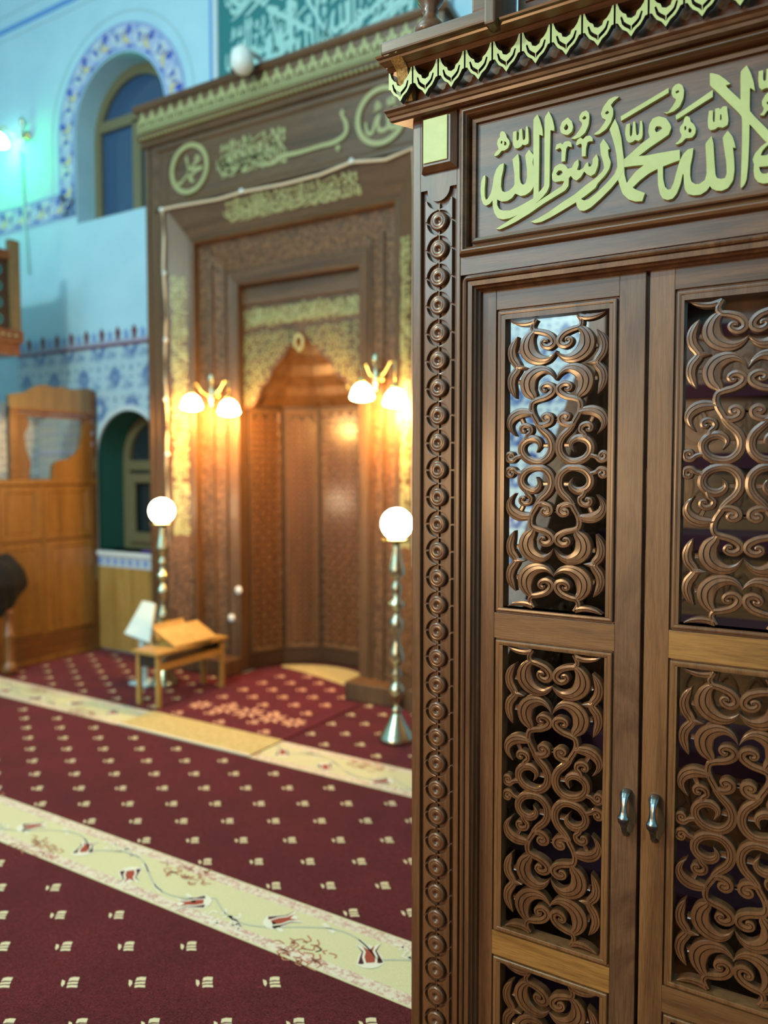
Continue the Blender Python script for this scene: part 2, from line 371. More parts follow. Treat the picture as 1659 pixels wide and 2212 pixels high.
w2 = window('window_2', LW, .30, M['bronze'], M['night2'], M['green_paint'], 1.56, (-5.25,), ((-5.60, -5.29), (-5.21, -4.90)))
# casement sash that shows in the lower window
G().rect_sweep(front(WY+.25), -5.55, -5.02, .93, 1.53, [(0, 0), (0, .02), (.075, .02), (.085, 0)]).build('casement_sash', M['bronze'], w2)
G().box(-5.66, -4.80, WY-.05, WY+.24, .83, .868, .006).build('window_sill', M['marble'], w2)
# ---- glazed border round the upper window and along the wall
def border_path(t_in):
    cx, zs = UW['cx'], UW['zs']; r = UW['hw'] + t_in
    return r
band = tag(empty('trim_3'), 'blue and white floral tile border around the upper arched window'); struct(band)
def band_P(s, t, h=.004):                                    # s along the band, t across (0 inner .. .215 outer)
    cx, zs, r = UW['cx'], UW['zs'], UW['hw']+.012+t
    L1 = zs - 3.76                                           # left upright
    La = PI*(UW['hw']+.12)
    if s < L1: return (cx-r, WY-h, 3.76+s)
    if s < L1+La:
        a = PI - PI*(s-L1)/La; return (cx+r*math.cos(a), WY-h, zs+r*math.sin(a))
    return (cx+r, WY-h, zs-(s-L1-La))
L1 = UW['zs']-3.76; LT = 2*L1 + PI*(UW['hw']+.12)
def flatband(P, length, n, t0, t1, h, m, name, par):
    vs = []; fs = []
    for k in range(n+1):
        for t in (t0, t1): vs.append(P(length*k/n, t, h))
    fs = [(2*k, 2*k+1, 2*k+3, 2*k+2) for k in range(n)]
    return mesh(name, vs, fs, m, par)
def blob(P, s, t, rs, rt, h, n=8, star=0):
    return [P(s+rs*(1+star*math.cos(n*a/2*1.0))*math.cos(a), t+rt*(1+star*math.cos(n*a/2))*math.sin(a), h) for a in [2*PI*k/(2*n) for k in range(2*n)]]
def hband_P(s, t, h=.004): return (-5.87-s, WY-h, 3.765+t)
def motifs(P, L, par):
    g = {k: G() for k in ('blue', 'mid', 'yel', 'lav', 'white')}
    s = .03; k = 0
    def put(c, s, t, rs, rt, h, star=0):
        v = blob(P, s, t, rs, rt, h, 6, star); g[c].add(v, [tuple(range(len(v)))])
    def leaf(c, s0, t0, s1, t1, w, bend, h):
        ds, dt = s1-s0, t1-t0; v = []
        for q in range(9):
            u = q/8; a = w*math.sin(PI*u); v.append((s0+ds*u-dt*(bend*math.sin(PI*u)+a), t0+dt*u+ds*(bend*math.sin(PI*u)+a)))
        for q in range(7, 0, -1):
            u = q/8; a = -w*math.sin(PI*u); v.append((s0+ds*u-dt*(bend*math.sin(PI*u)+a), t0+dt*u+ds*(bend*math.sin(PI*u)+a)))
        g[c].add([P(a, b, h) for a, b in v], [tuple(range(len(v)))])
    while s < L-.03:
        put('white', s+.10, .108, .085, .07, .0055)
        put('lav', s+.10, .108, .042, .042, .0065, .25); put('white', s+.10, .108, .014, .014, .0075)
        leaf('blue', s+.16, .04, s+.25, .15, .22, .35, .0068); leaf('yel', s+.17, .17, s+.26, .06, .16, -.4, .0072)
        put('blue', s+.205, .175, .028, .016, .0068); put('blue', s+.235, .032, .03, .014, .0068)
        put('mid', s+.02, .18, .04, .016, .0066); put('mid', s+.03, .036, .04, .014, .0066)
        leaf('blue', s+.03, .15, s+.06, .06, .2, .3, .0068)
        s += .27
    for c, m in (('blue', 't_blue'), ('mid', 't_mid'), ('yel', 't_yel'), ('lav', 't_lav'), ('white', 't_white')):
        o = g[c].build('painted_flower', M[m], par)
flatband(band_P, LT, 60, 0, .215, .004, M['tile_band'], 'border_tile', band)
flatband(band_P, LT, 60, .205, .217, .0062, M['t_mid'], 'border_edge', band); flatband(band_P, LT, 60, 0, .012, .0062, M['t_mid'], 'border_edge', band)
motifs(band_P, LT, band)
flatband(hband_P, 2.6, 4, 0, .215, .004, M['tile_band'], 'border_tile', band)
flatband(hband_P, 2.6, 4, .205, .217, .0062, M['t_mid'], 'border_edge', band); flatband(hband_P, 2.6, 4, 0, .012, .0062, M['t_mid'], 'border_edge', band)
motifs(hband_P, 2.6, band)
flatband(lambda s, t, h: band_P(s, t, h), LT, 60, .30, .312, .003, M['grey_line'], 'painted_line', band)
# ---- tiled lower wall with its crest of painted buds
ws = tag(empty('trim_4'), 'blue floral tile facing on the lower qibla wall with a crest on top'); struct(ws)
def rect_minus(x0, x1, z0, z1, hole): return G().plate(front(WY), [(x0, z0), (x1, z0), (x1, z1), (x0, z1)], [hole], .012, .0)
hh = arch(LW['cx'], LW['hw']+.03, .84, LW['zs'])
rect_minus(-6.72, -4.70, .83, 2.60, hh).build('tile_facing', M['tile_far'], ws)
G().plate(front(WY), arch(LW['cx'], LW['hw']+.045, .84, LW['zs']), [arch(LW['cx'], LW['hw'], .845, LW['zs'])], .02, 0).build('arch_edge', M['t_white'], ws)
G().box(-6.72, -4.70, WY-.018, WY, 2.60, 2.622).build('crest_line', M['t_red'], ws)
G().box(-6.72, -4.70, WY-.010, WY, 2.622, 2.66).build('crest_base', M['t_lav'], ws)
bud = [(0, .0), (.022, .015), (.012, .04), (.030, .055), (.022, .085), (0, .115), (-.022, .085), (-.030, .055), (-.012, .04), (-.022, .015)]
bm1 = G().plate(front(0), bud, [], .012, 0).build('crest_bud', M['t_red'], link=False)
bm2 = G().plate(front(0), [(a*.8, b*.8) for a, b in bud], [], .012, 0).build('crest_bud', M['t_mid'], link=False)
for k in range(20):
    inst('crest_bud', bm1 if k % 2 else bm2, ws, (-6.66+k*.1, WY-.002, 2.645))
G().box(-5.64, -4.80, WY-.03, WY, .735, .83).build('sill_tile_strip', M['t_white'], ws)
for k in range(9): G().box(-5.62+k*.092, -5.57+k*.092, WY-.034, WY-.029, .755, .81).build('sill_tile', M['t_mid'], ws)
# right-hand part of the tiled wall, seen through the pulpit door
tr = tag(empty('trim_5'), 'blue and white flowered tiles on the wall behind the pulpit'); struct(tr)
for i in range(9):
    for j in range(14):
        G().box(-2.17+i*.25, -1.924+i*.25, WY-.012, WY, .02+j*.25, .266+j*.25).build('tile', M['tile'], tr)
# pale oak boarding under the lower window
pn = tag(empty('trim_6'), 'pale oak boards under the lower window sill'); struct(pn)
for k in range(8): G().box(-5.655+k*.11, -5.548+k*.11, WY-.028-.004*(k % 2), WY, .02, .735, .003).build('plank', M['oak_lite'], pn)
# ================================================================== CARPET
cp = thing('prayer_carpet', 'burgundy prayer carpet with cream flowered bands and small beige sprigs', 'carpet')
G().box(XL+.05, XR-.05, YB+.05, 4.52, 0, .004).build('wool_field', M['carpet'], cp)
def sprig(g, x, y, s=1.0, z=.0052):
    ca, sa = math.cos(.55), math.sin(.55)
    def q(pts): g.add([(x+(a*ca-b*1.5*sa)*s*.95, y+(a*sa+b*1.5*ca)*s*.95, z) for a, b in pts], [tuple(range(len(pts)))])
    q([(-.030, .010), (-.024, -.006), (-.016, -.014), (-.013, -.004), (-.018, .006)])
    q([(-.008, .016), (.004, .019), (.022, .018), (.024, .006), (.004, .007), (-.007, .004)])
    q([(-.006, .001), (.008, .003), (.026, .003), (.027, -.004), (.006, -.004), (-.005, -.006)])
    q([(-.003, -.009), (.010, -.007), (.030, -.008), (.033, -.016), (.012, -.015), (0, -.017)])
g = G()
def rows(y0, yend, x0, step=-1):
    y, k = y0, 0
    while (y > yend if step < 0 else y < yend):
        off = (k % 2)*.1736
        i0 = math.floor((XL+.2-x0)/.3472)
        for i in range(i0, i0+36):
            x = x0+off+i*.3472
            if XL+.1 < x < XR-.1:
                if not (-3.86 < x < -2.78 and y > 3.49): sprig(g, x, y)
        y += step*.10615; k += 1
rows(1.787, -.6, -1.831, -1); rows(2.2224, 3.15, -1.4856, 1); rows(3.556, 4.5, -2.21, 1)
g.build('woven_sprigs', M['beige'], cp)['kind'] = 'stuff'
def band_y(y0, y1, x0, x1, par, m, m_edge):
    G().box(x0, x1, y0, y1, .003, .0055).build('cream_band', m, par)
    for a, b in ((y0+.006, y0+.050), (y1-.050, y1-.006)): G().box(x0, x1, a, b, .004, .0061).build('band_edging', m_edge, par)
def fish(P, pts, g):
    g.add([P(a, b) for a, b in pts], [tuple(range(len(pts)))])
def tulip(gd, x, y, dx, dy, L=.125):
    l = math.hypot(dx, dy); ux, uy = dx/l, dy/l
    def P(a, b, z=.0066): return (x+ux*b*L-uy*a*L, y+uy*b*L+ux*a*L, z)
    fish(lambda a, b: P(a, b, .0064), [(-.16, -.05), (.16, -.05), (.36, .12), (.30, .42), (.20, .62), (.34, .98), (.12, .82), (0, .92), (-.12, .82), (-.34, .98), (-.20, .62), (-.30, .42), (-.36, .12)], gd['white'])
    fish(P, [(-.11, .16), (.11, .16), (.14, .40), (.09, .62), (.16, .86), (0, .68), (-.16, .86), (-.09, .62), (-.14, .40)], gd['red'])
    for s in (-1, 1): fish(P, [(s*.16, .10), (s*.32, .14), (s*.25, .42), (s*.19, .62), (s*.32, .94), (s*.15, .64), (s*.20, .40)], gd['dark'])
    fish(lambda a, b: P(a, b, .007), [(-.2, -.02), (0, -.08), (.2, -.02), (.24, .1), (.1, .16), (0, .08), (-.1, .16), (-.24, .1)], gd['w2'])
def ribb(g, pts, w, z=.0066): g.ribbon(lambda a, b, h=0: (a, b, z), [(x, y, w) for x, y in pts], [(-1, 0), (1, 0)], 4)
rnd = random.Random(3)
def band_flowers(yc, x_from, x_to, par):
    gd = {k: G() for k in ('white', 'red', 'dark', 'w2', 'grey', 'rust')}
    x = -1.265+1.38*4
    while x > x_from:
        for ox, oy, dx, dy in ((0, -.04, -.074, .10), (-.43, -.03, .07, .097), (-.697, -.025, -.07, -.062), (-1.125, -.01, .09, -.088)):
            if x_from+.1 < x+ox < x_to: tulip(gd, x+ox, yc+oy, dx, dy)
        for ox, oy in ((-.215, -.112), (-.90, .065)):
            cx, cy = x+ox, yc+oy
            if not x_from+.2 < cx < x_to-.1: continue
            for k in range(34):
                a = rnd.uniform(0, 2*PI); r = rnd.uniform(.0, 1)**.6; px, py = cx+math.cos(a)*r*.125, cy+math.sin(a)*r*.058+.02
                b = rnd.uniform(0, 6.3); d = rnd.uniform(.016, .034)
                ribb(gd['rust'], [(px, py), (px+d*math.cos(b), py+d*.7*math.sin(b)), (px+d*1.6*math.cos(b+.8), py+d*1.1*math.sin(b+.8))], .0026)
            for k in range(12):
                px, py = cx+.33+rnd.uniform(-.09, .09), yc+(.075 if oy < 0 else -.085)+rnd.uniform(-.02, .03); b = rnd.uniform(0, 6.3)
                ribb(gd['w2'], [(px, py), (px+.02*math.cos(b), py+.02*math.sin(b)), (px+.035*math.cos(b+1), py+.03*math.sin(b+1))], .004)
        for s, ph in ((1, 0), (-1, .69)):
            pts = [(x-ph-.69*k/9, yc+.07*s*math.sin(PI*2*k/9)) for k in range(10)]
            if x_from+.1 < pts[-1][0] and pts[0][0] < x_to:
                ribb(gd['grey'], pts, .003)
                for k in range(1, 9, 2):
                    px, py = pts[k]; ribb(gd['w2'], [(px-.035, py+.012), (px-.01, py+.004), (px+.03, py-.014)], .007)
        x -= 1.38
    for c, m in (('white', 'w_white'), ('red', 'w_red'), ('dark', 'w_dark'), ('w2', 'w_white'), ('grey', 'w_grey'), ('rust', 'w_rust')):
        if gd[c].v: gd[c].build('woven_flowers', M[m], par)['kind'] = 'stuff'
band_y(1.905, 2.185, XL+.1, XR-.1, cp, M['cream'], M['pinkish']); band_flowers(2.045, -5.6, .6, cp)
band_y(3.185, 3.478, XL+.1, XR-.1, cp, M['cream'], M['pinkish']); band_flowers(3.33, -7.6, .6, cp)
# small rug of the prayer leader, running into the niche
rg = thing('prayer_rug', 'small burgundy rug with a yellow cream end band running into the prayer niche', 'rug'); rg.location.z = .0022
ol = [(-3.845, 3.19), (-2.79, 3.19), (-2.79, 4.275), (-2.975, 4.29), (-2.975, 4.60)] + [(XC+.50*math.cos(a), 4.60+.42*math.sin(a)) for a in [PI*k/16 for k in range(0, 17)]] + [(-3.985, 4.60), (-3.985, 4.345), (-3.845, 4.30)]
G().plate(lambda a, b, h: (a, b, h), ol, [], .009, .0045).build('wool_field', M['carpet_rug'], rg)
G().box(-3.845, -2.79, 3.195, 3.478, .008, .0105).build('cream_band', M['cream_rug'], rg)
G().box(-3.845, -2.79, 3.185, 3.20, .008, .0115).build('fringe', M['w_white'], rg)
G().plate(lambda a, b, h: (a, b, h), [(-2.985, 4.60)] + [(XC+.495*math.cos(a), 4.60+.415*math.sin(a)) for a in [PI*k/16 for k in range(1, 14)]] + [(-3.84, 4.80), (-3.66, 4.77), (-3.40, 4.70), (-3.15, 4.62)], [], .0115, .0085).build('cream_corner', M['cream_rug'], rg)
g = G()
for j in range(12):
    for i in range(4):
        x = -3.69+i*.3555-(j % 2)*.1777+.003; y = 3.53+j*.1035
        if -3.80 < x < -2.83 and not (3.66 < y < 3.84): sprig(g, x, y, 1.35, .0096)
g.build('woven_sprigs', M['beige_pink'], rg)['kind'] = 'stuff'
g = G()
def petal(cx, cy, a, L, w_):
    v = []
    for q in range(7): u = q/6; v.append((cx+math.cos(a)*L*u-math.sin(a)*w_*math.sin(PI*u), cy+math.sin(a)*L*u+math.cos(a)*w_*math.sin(PI*u), .0099))
    for q in range(5, 0, -1): u = q/6; v.append((cx+math.cos(a)*L*u+math.sin(a)*w_*math.sin(PI*u), cy+math.sin(a)*L*u-math.cos(a)*w_*math.sin(PI*u), .0099))
    g.add(v, [tuple(range(len(v)))])
for cx, cy, sz in ((-3.68, 3.73, .8), (-3.48, 3.75, 1), (-3.30, 3.77, 1.2), (-3.10, 3.76, 1), (-2.93, 3.76, .8)):
    for q in range(8): petal(cx+.016*math.cos(q*PI/4), cy+.016*math.sin(q*PI/4), q*PI/4+.2, .085*sz, .014)
g.build('woven_medallion', M['beige_pink'], rg)['kind'] = 'stuff'
# ================================================================== PULPIT (nearest thing)
pul = thing('pulpit', 'tall carved walnut pulpit with openwork double doors and gold lettering', 'pulpit')
PY = 1.75; CX = -.408                                        # face of the post; centre line between the doors
def mir(x): return 2*CX-x
FP = front(PY)
# ---- posts with carved rosette strips
ros_me = G().lathe((0, 0, 0), [(.0235, -.010), (.0235, .000), (.0225, .0025), (.0195, .0040), (.0180, .0042), (.0165, .0030), (.0150, .0042), (.0085, .0042), (.0070, .0030), (.0050, -.002), (.0015, -.003)], 32, 'y').build('rosette', M['carve'], smooth=False, link=False)
for p in ros_me.polygons: p.use_smooth = True
PITCHZ = .06804; RZ0 = 2.1655; NR = 31
def pad_outline(s):                                          # one hourglass pad beside the discs, between two of them
    R = .0325; w = .0375; gp = .0026; t = .0022; pts = []
    a0 = math.asin(t/R); 
    for k in range(9):
        a = math.asin(min(1, t/R)) + (math.acos(gp/R)-math.asin(t/R))*k/8
        pts.append((R*math.cos(a), -PITCHZ/2+0 + R*math.sin(a)))
    top = [(x, -z) for x, z in reversed(pts)]
    poly = [(w, -PITCHZ/2+t)] + pts + top + [(w, PITCHZ/2-t)]
    return [(s*a, b) for a, b in poly]
pad_me = {s: G().plate(front(0), pad_outline(s), [], 0, -.012).build('carved_pad', M['carve'], link=False, bevel=.0011) for s in (-1, 1)}
for sgn in (1, -1):
    f = (lambda x: x) if sgn == 1 else mir
    xs = sorted((f(-.979), f(-.845))); rx = sorted((f(-.9545), f(-.8575)))
    g = G().box(xs[0], xs[1], PY+.012, PY+.12, .007, 2.43)
    g.box(xs[0], rx[0], PY, PY+.02, .007, 2.43, .003); g.box(rx[1], xs[1], PY, PY+.02, .007, 2.43, .003)
    cxp = (rx[0]+rx[1])/2
    scal = [(rx[0]-.001, 2.43), (rx[0]-.001, 2.2445)] + [(cxp+.031*math.cos(a), 2.2445+.0-.031*math.sin(a)) for a in [PI-PI*k/12 for k in range(13)]] + [(rx[1]+.001, 2.2445), (rx[1]+.001, 2.43)]
    g.plate(FP, scal, [], 0, -.02)
    post = g.build('post', M['wood_v'], pul)
    G().box(cxp-.0012, cxp+.0012, PY+.0045, PY+.013, .05, 2.21).build('fillet', M['wood_v'], post)
    for k in range(NR):
        z = RZ0-k*PITCHZ
        inst('rosette', ros_me, post, (cxp, PY+.001, z))
        for s in (-1, 1): inst('carved_pad', pad_me[s], post, (cxp, PY+.001, z-PITCHZ/2))
    for s in (-1, 1): inst('carved_pad', pad_me[s], post, (cxp, PY+.001, RZ0+PITCHZ/2-.006), scale=(1, 1, .8))
    bx = sorted((f(-.9496), f(-.8533)))
    blk = G().rect_sweep(FP, bx[0], bx[1], 2.284, 2.4185, [(0, 0), (0, .007), (.012, .019), (.0481, .019)]).build('square_block', M['wood_v'], pul)
    G().box(bx[0]+.0125, bx[1]-.0185, PY-.0225, PY-.018, 2.302, 2.4065, .001).build('gold_plate', M['gold'], blk)
# ---- surround: inscription frame, lintel, beads round the door opening
XI0, XI1 = -.845, mir(-.845)
g = G().box(XI0, XI1, PY+.001, PY+.05, 2.408, 2.43).box(XI0, XI1, PY+.001, PY+.05, 2.0255, 2.080)
g.box(XI0, -.834, PY+.001, PY+.05, 2.07, 2.41).box(mir(-.834), XI1, PY+.001, PY+.05, 2.07, 2.41)
g.box(XI0, -.8065, PY+.065, PY+.10, .006, 2.03).box(mir(-.8065), XI1, PY+.065, PY+.10, .006, 2.03)
g.box(XI0, XI1, PY+.065, PY+.10, 1.992, 2.43)
g.build('door_surround', M['wood_h'], pul)
G().rect_sweep(FP, -.8435, mir(-.8435), .008, 2.0255, [(0, -.002), (.001, -.006), (.004, -.006), (.006, .001), (.010, .0035), (.014, .001), (.0155, -.005), (.0175, -.001), (.028, -.002), (.030, -.010), (.034, -.013), (.036, -.022), (.040, -.026), (.041, -.06)], r=.017).build('door_bead', M['wood_v'], pul, smooth=False)
ins = G().rect_sweep(FP, -.8455, mir(-.8455), 2.0685, 2.4185, [(0, 0), (.002, .010), (.004, .014), (.010, .017), (.013, .017), (.0165, .010), (.019, .008), (.022, .001), (.0235, -.006), (.0255, -.013), (.0295, -.013), (.0300, .001), (.033, .003), (.040, .0015), (.0415, -.007), (.0465, -.008), (.047, -.0085)]).build('inscription_frame', M['wood_h'], pul)
panel = G().box(-.803, mir(-.803), PY+.0075, PY+.03, 2.11, 2.377).build('inscription_panel', M['wood_h'], pul)
# traced gold letters, each cut from board
C3 = lambda p: on_y(1000+p[0]/4.879, 160+p[1]/4.879, PY+.0005)
C4 = lambda p: on_y(1300+p[0]/4.621, 120+p[1]/4.621, PY+.0005)
LET3 = [
 ([(330,862),(350,868),(380,850),(410,810),(440,808),(475,785),(495,740),(490,700),(465,670),(455,635),(440,612),(415,603),(398,615),(392,640),(392,665),(368,695),(362,740),(375,775),(378,795),(345,830)], [[(405,705),(420,708),(418,730),(408,740),(398,725)],[(435,708),(458,720),(462,745),(445,757),(432,745),(440,730)]]),
 ([(532,612),(568,600),(566,690),(575,708),(590,690),(595,590),(625,575),(632,690),(645,700),(660,680),(665,565),(680,545),(690,580),(697,700),(690,735),(660,752),(630,745),(612,770),(580,785),(550,785),(532,750),(528,680)], []),
 ([(215,1080),(238,1068),(240,1110),(232,1200),(232,1290),(245,1328),(265,1315),(295,1265),(312,1200),(328,1085),(352,1010),(390,958),(435,940),(428,1010),(408,1100),(403,1190),(415,1235),(445,1247),(490,1230),(530,1195),(546,1165),(546,1060),(525,902),(585,840),(598,930),(600,1100),(612,1150),(638,1170),(665,1150),(678,1090),(676,1000),(658,858),(700,798),(748,860),(735,935),(748,990),(748,1190),(715,1240),(660,1278),(610,1288),(575,1270),(553,1262),(520,1308),(470,1340),(410,1347),(365,1325),(345,1305),(318,1330),(285,1370),(245,1390),(215,1372),(198,1320),(188,1230),(195,1140)], []),
 ([(745,475),(790,428),(815,490),(840,580),(845,655),(808,640),(805,1000),(800,1250),(830,1220),(860,1180),(862,1000),(862,460),(908,395),(945,470),(965,560),(965,600),(925,595),(918,900),(915,1180),(890,1240),(850,1290),(800,1340),(700,1420),(600,1480),(500,1520),(420,1535),(370,1520),(335,1470),(318,1400),(315,1320),(345,1270),(365,1300),(362,1380),(385,1425),(430,1442),(500,1440),(580,1405),(680,1350),(745,1310),(748,1200),(745,900)], []),
 ([(1025,570),(1045,510),(1105,460),(1150,500),(1165,560),(1150,610),(1110,645),(1065,640),(1035,620)], [[(1065,570),(1095,525),(1115,560),(1105,590),(1080,595)]]),
 ([(1140,682),(1185,650),(1225,600),(1258,540),(1255,515),(1230,490),(1228,450),(1255,405),(1300,385),(1330,410),(1335,460),(1325,540),(1290,620),(1240,665),(1180,688)], [[(1258,470),(1285,440),(1305,460),(1290,480),(1268,482)]]),
 ([(1380,638),(1440,590),(1490,520),(1508,485),(1470,465),(1455,420),(1480,350),(1540,270),(1600,240),(1650,240),(1590,290),(1560,330),(1585,370),(1585,430),(1560,510),(1510,585),(1440,635),(1400,642)], [[(1500,410),(1525,388),(1545,405),(1525,425),(1505,425)]]),
 ([(975,790),(990,745),(1030,728),(1050,745),(1075,715),(1120,708),(1145,725),(1150,770),(1130,770),(1110,762),(1090,790),(1078,920),(1040,928),(1042,800),(1025,780),(985,800)], []),
 ([(1192,745),(1205,700),(1240,672),(1270,690),(1295,660),(1340,650),(1368,675),(1370,710),(1340,710),(1315,722),(1300,780),(1295,868),(1255,872),(1255,745),(1240,735),(1205,755)], []),
 ([(350,1635),(420,1590),(560,1500),(700,1415),(850,1310),(980,1225),(1050,1180),(1070,1130),(1040,1130),(975,1142),(945,1120),(940,1060),(970,980),(1025,948),(1080,960),(1110,1000),(1150,990),(1180,930),(1220,900),(1222,960),(1205,1012),(1228,1018),(1270,995),(1300,940),(1322,930),(1325,975),(1345,980),(1368,950),(1370,900),(1412,845),(1430,900),(1425,970),(1395,1050),(1350,1078),(1310,1060),(1280,1030),(1245,1090),(1200,1125),(1165,1110),(1140,1075),(1118,1100),(1115,1180),(1080,1230),(980,1290),(850,1370),(700,1475),(560,1560),(450,1615),(390,1640)], [[(985,1050),(1010,1018),(1045,1020),(1055,1045),(1030,1070),(1000,1072)]]),
 ([(1445,745),(1482,685),(1525,740),(1548,790),(1530,800),(1535,860),(1560,930),(1545,1000),(1500,1070),(1420,1155),(1400,1200),(1300,1280),(1190,1355),(1050,1440),(930,1510),(830,1560),(760,1572),(715,1558),(780,1530),(900,1460),(1040,1360),(1180,1270),(1300,1170),(1400,1100),(1470,1030),(1490,990),(1480,930),(1455,850)], []),
]
LET4 = [
 ([(215,1045),(300,970),(400,880),(480,820),(466,760),(475,690),(510,630),(570,608),(640,625),(680,680),(695,720),(670,790),(600,840),(480,920),(370,1005),(450,1000),(600,970),(780,942),(780,1045),(700,1075),(610,1110),(560,1130),(430,1092),(300,1105),(215,1118)], [[(528,740),(545,708),(590,710),(605,730),(570,760),(545,770)]]),
 ([(430,1088),(560,1120),(560,1132),(470,1180),(380,1250),(310,1320),(340,1340),(432,1375),(405,1455),(340,1460),(270,1440),(210,1385),(180,1300),(160,1230),(160,1100),(225,1100),(228,1190),(250,1275),(275,1240),(340,1160)], []),
 ([(558,1125),(612,1105),(612,1230),(630,1310),(660,1342),(690,1335),(720,1270),(745,1170),(780,1050),(815,985),(860,940),(915,925),(905,1010),(885,1100),(882,1200),(895,1260),(930,1285),(975,1285),(1030,1245),(1048,1180),(1045,1050),(1035,880),(1098,805),(1115,880),(1125,1050),(1135,1190),(1150,1225),(1190,1235),(1230,1225),(1248,1180),(1245,1080),(1205,820),(1258,752),(1305,810),(1325,870),(1337,925),(1310,920),(1322,1040),(1325,1150),(1310,1250),(1260,1325),(1200,1352),(1140,1350),(1100,1330),(1080,1305),(1050,1350),(990,1390),(920,1398),(860,1385),(830,1340),(820,1260),(818,1185),(808,1190),(785,1290),(750,1380),(710,1430),(660,1445),(610,1430),(580,1380),(562,1290)], []),
 ([(735,885),(770,855),(795,815),(798,795),(780,760),(782,715),(815,680),(822,640),(835,613),(860,608),(880,625),(890,665),(920,690),(940,730),(935,780),(905,820),(870,828),(840,828),(800,870),(755,890)], [[(825,710),(845,705),(845,740),(828,752)],[(865,740),(880,722),(900,745),(890,775),(868,770)]]),
 ([(1070,555),(1110,548),(1108,640),(1115,670),(1128,660),(1132,535),(1170,525),(1180,540),(1215,508),(1250,510),(1255,560),(1265,650),(1255,695),(1210,722),(1160,715),(1130,740),(1085,748),(1062,720),(1058,650)], [[(1182,590),(1195,590),(1197,640),(1188,650),(1180,640)]]),
 ([(190,610),(668,325),(668,375),(195,655)], []),
 ([(738,600),(1110,345),(1108,415),(745,645)], []),
 ([(615,570),(660,570),(700,520),(735,465),(742,440),(712,420),(697,380),(705,330),(735,295),(770,282),(805,300),(823,350),(815,430),(780,510),(720,560),(650,585)], [[(738,362),(765,348),(778,365),(755,380),(740,380)]]),
 ([(248,690),(283,680),(280,790),(290,815),(305,790),(315,665),(335,660),(345,790),(358,800),(375,780),(385,660),(400,650),(408,700),(410,790),(400,830),(370,855),(335,845),(310,865),(275,875),(248,850),(235,790),(238,730)], []),
 ([(1080,180),(1100,178),(1170,195),(1240,245),(1285,285),(1238,300),(1260,330),(1385,445),(1385,160),(1447,100),(1485,170),(1515,260),(1530,355),(1480,322),(1475,560),(1659,745),(1740,826),(1722,930),(1625,850),(1490,700),(1475,690),(1470,900),(1460,1100),(1445,1240),(1425,1290),(1395,1325),(1385,1315),(1390,1200),(1400,900),(1402,605),(1250,460),(1130,345),(1080,300)], []),
 ([(1780,800),(1659,860),(1590,910),(1530,980),(1506,1040),(1520,1090),(1515,1150),(1525,1220),(1560,1265),(1610,1280),(1700,1270),(1780,1230)], [[(1585,1000),(1605,950),(1650,900),(1720,880),(1700,960),(1640,1000)],[(1570,1112),(1640,1108),(1720,1090),(1700,1150),(1640,1182),(1600,1180),(1578,1150)]]),
 ([(1568,160),(1612,150),(1610,240),(1625,262),(1640,245),(1645,140),(1680,125),(1740,130),(1740,320),(1680,330),(1640,325),(1600,345),(1570,320),(1562,240)], []),
 ([(1578,600),(1610,560),(1620,530),(1600,500),(1598,460),(1630,400),(1660,370),(1720,390),(1740,480),(1700,540),(1650,555),(1620,600)], [[(1645,470),(1670,455),(1670,490),(1650,490)]]),
]
LETTERS = [([C3(p) for p in o], [[C3(p) for p in h] for h in hs]) for o, hs in LET3] + [([C4(p) for p in o], [[C4(p) for p in h] for h in hs]) for o, hs in LET4]
LETTERS.append(([C4(p) for p in [(78,740),(133,635),(165,700),(195,820),(210,950),(222,1040),(225,1130),(170,1235)]] + [C3(p) for p in [(1560,1210),(1450,1320),(1350,1410),(1280,1445),(1235,1440),(1205,1400),(1195,1355),(1243,1300),(1255,1325),(1285,1335),(1330,1320),(1400,1265),(1500,1170),(1600,1060)]] + [C4(p) for p in [(158,1115),(150,1000),(130,900),(100,800)]], []))
def smooth_poly(p, lim=2.2):                                 # rounds gentle corners, keeps sharp pen corners
    n = len(p); out = []
    for i in range(n):
        a, b, c = Vector(p[i-1]), Vector(p[i]), Vector(p[(i+1) % n])
        u, v = (a-b), (c-b)
        if u.length < 1e-6 or v.length < 1e-6: continue
        if u.angle(v, 0) > lim: out += [tuple(b+u*.25+ (v*.0)), tuple(b*.75+(b+u*.25)*.125+(b+v*.25)*.125), tuple(b+v*.25)]
        else: out.append(tuple(b))
    return out
LETTERS = [(smooth_poly(o), [smooth_poly(h, 1.2) for h in hs]) for o, hs in LETTERS]
for k, (o, hs) in enumerate(LETTERS):
    G().plate(front(PY+.0075), o, hs, .0085+.00015*(k % 5), 0).build('letter', M['gold'], panel)
# ---- cornice with gold hanging leaves
cz = G()
X0c, X1c = -.979, mir(-.979)
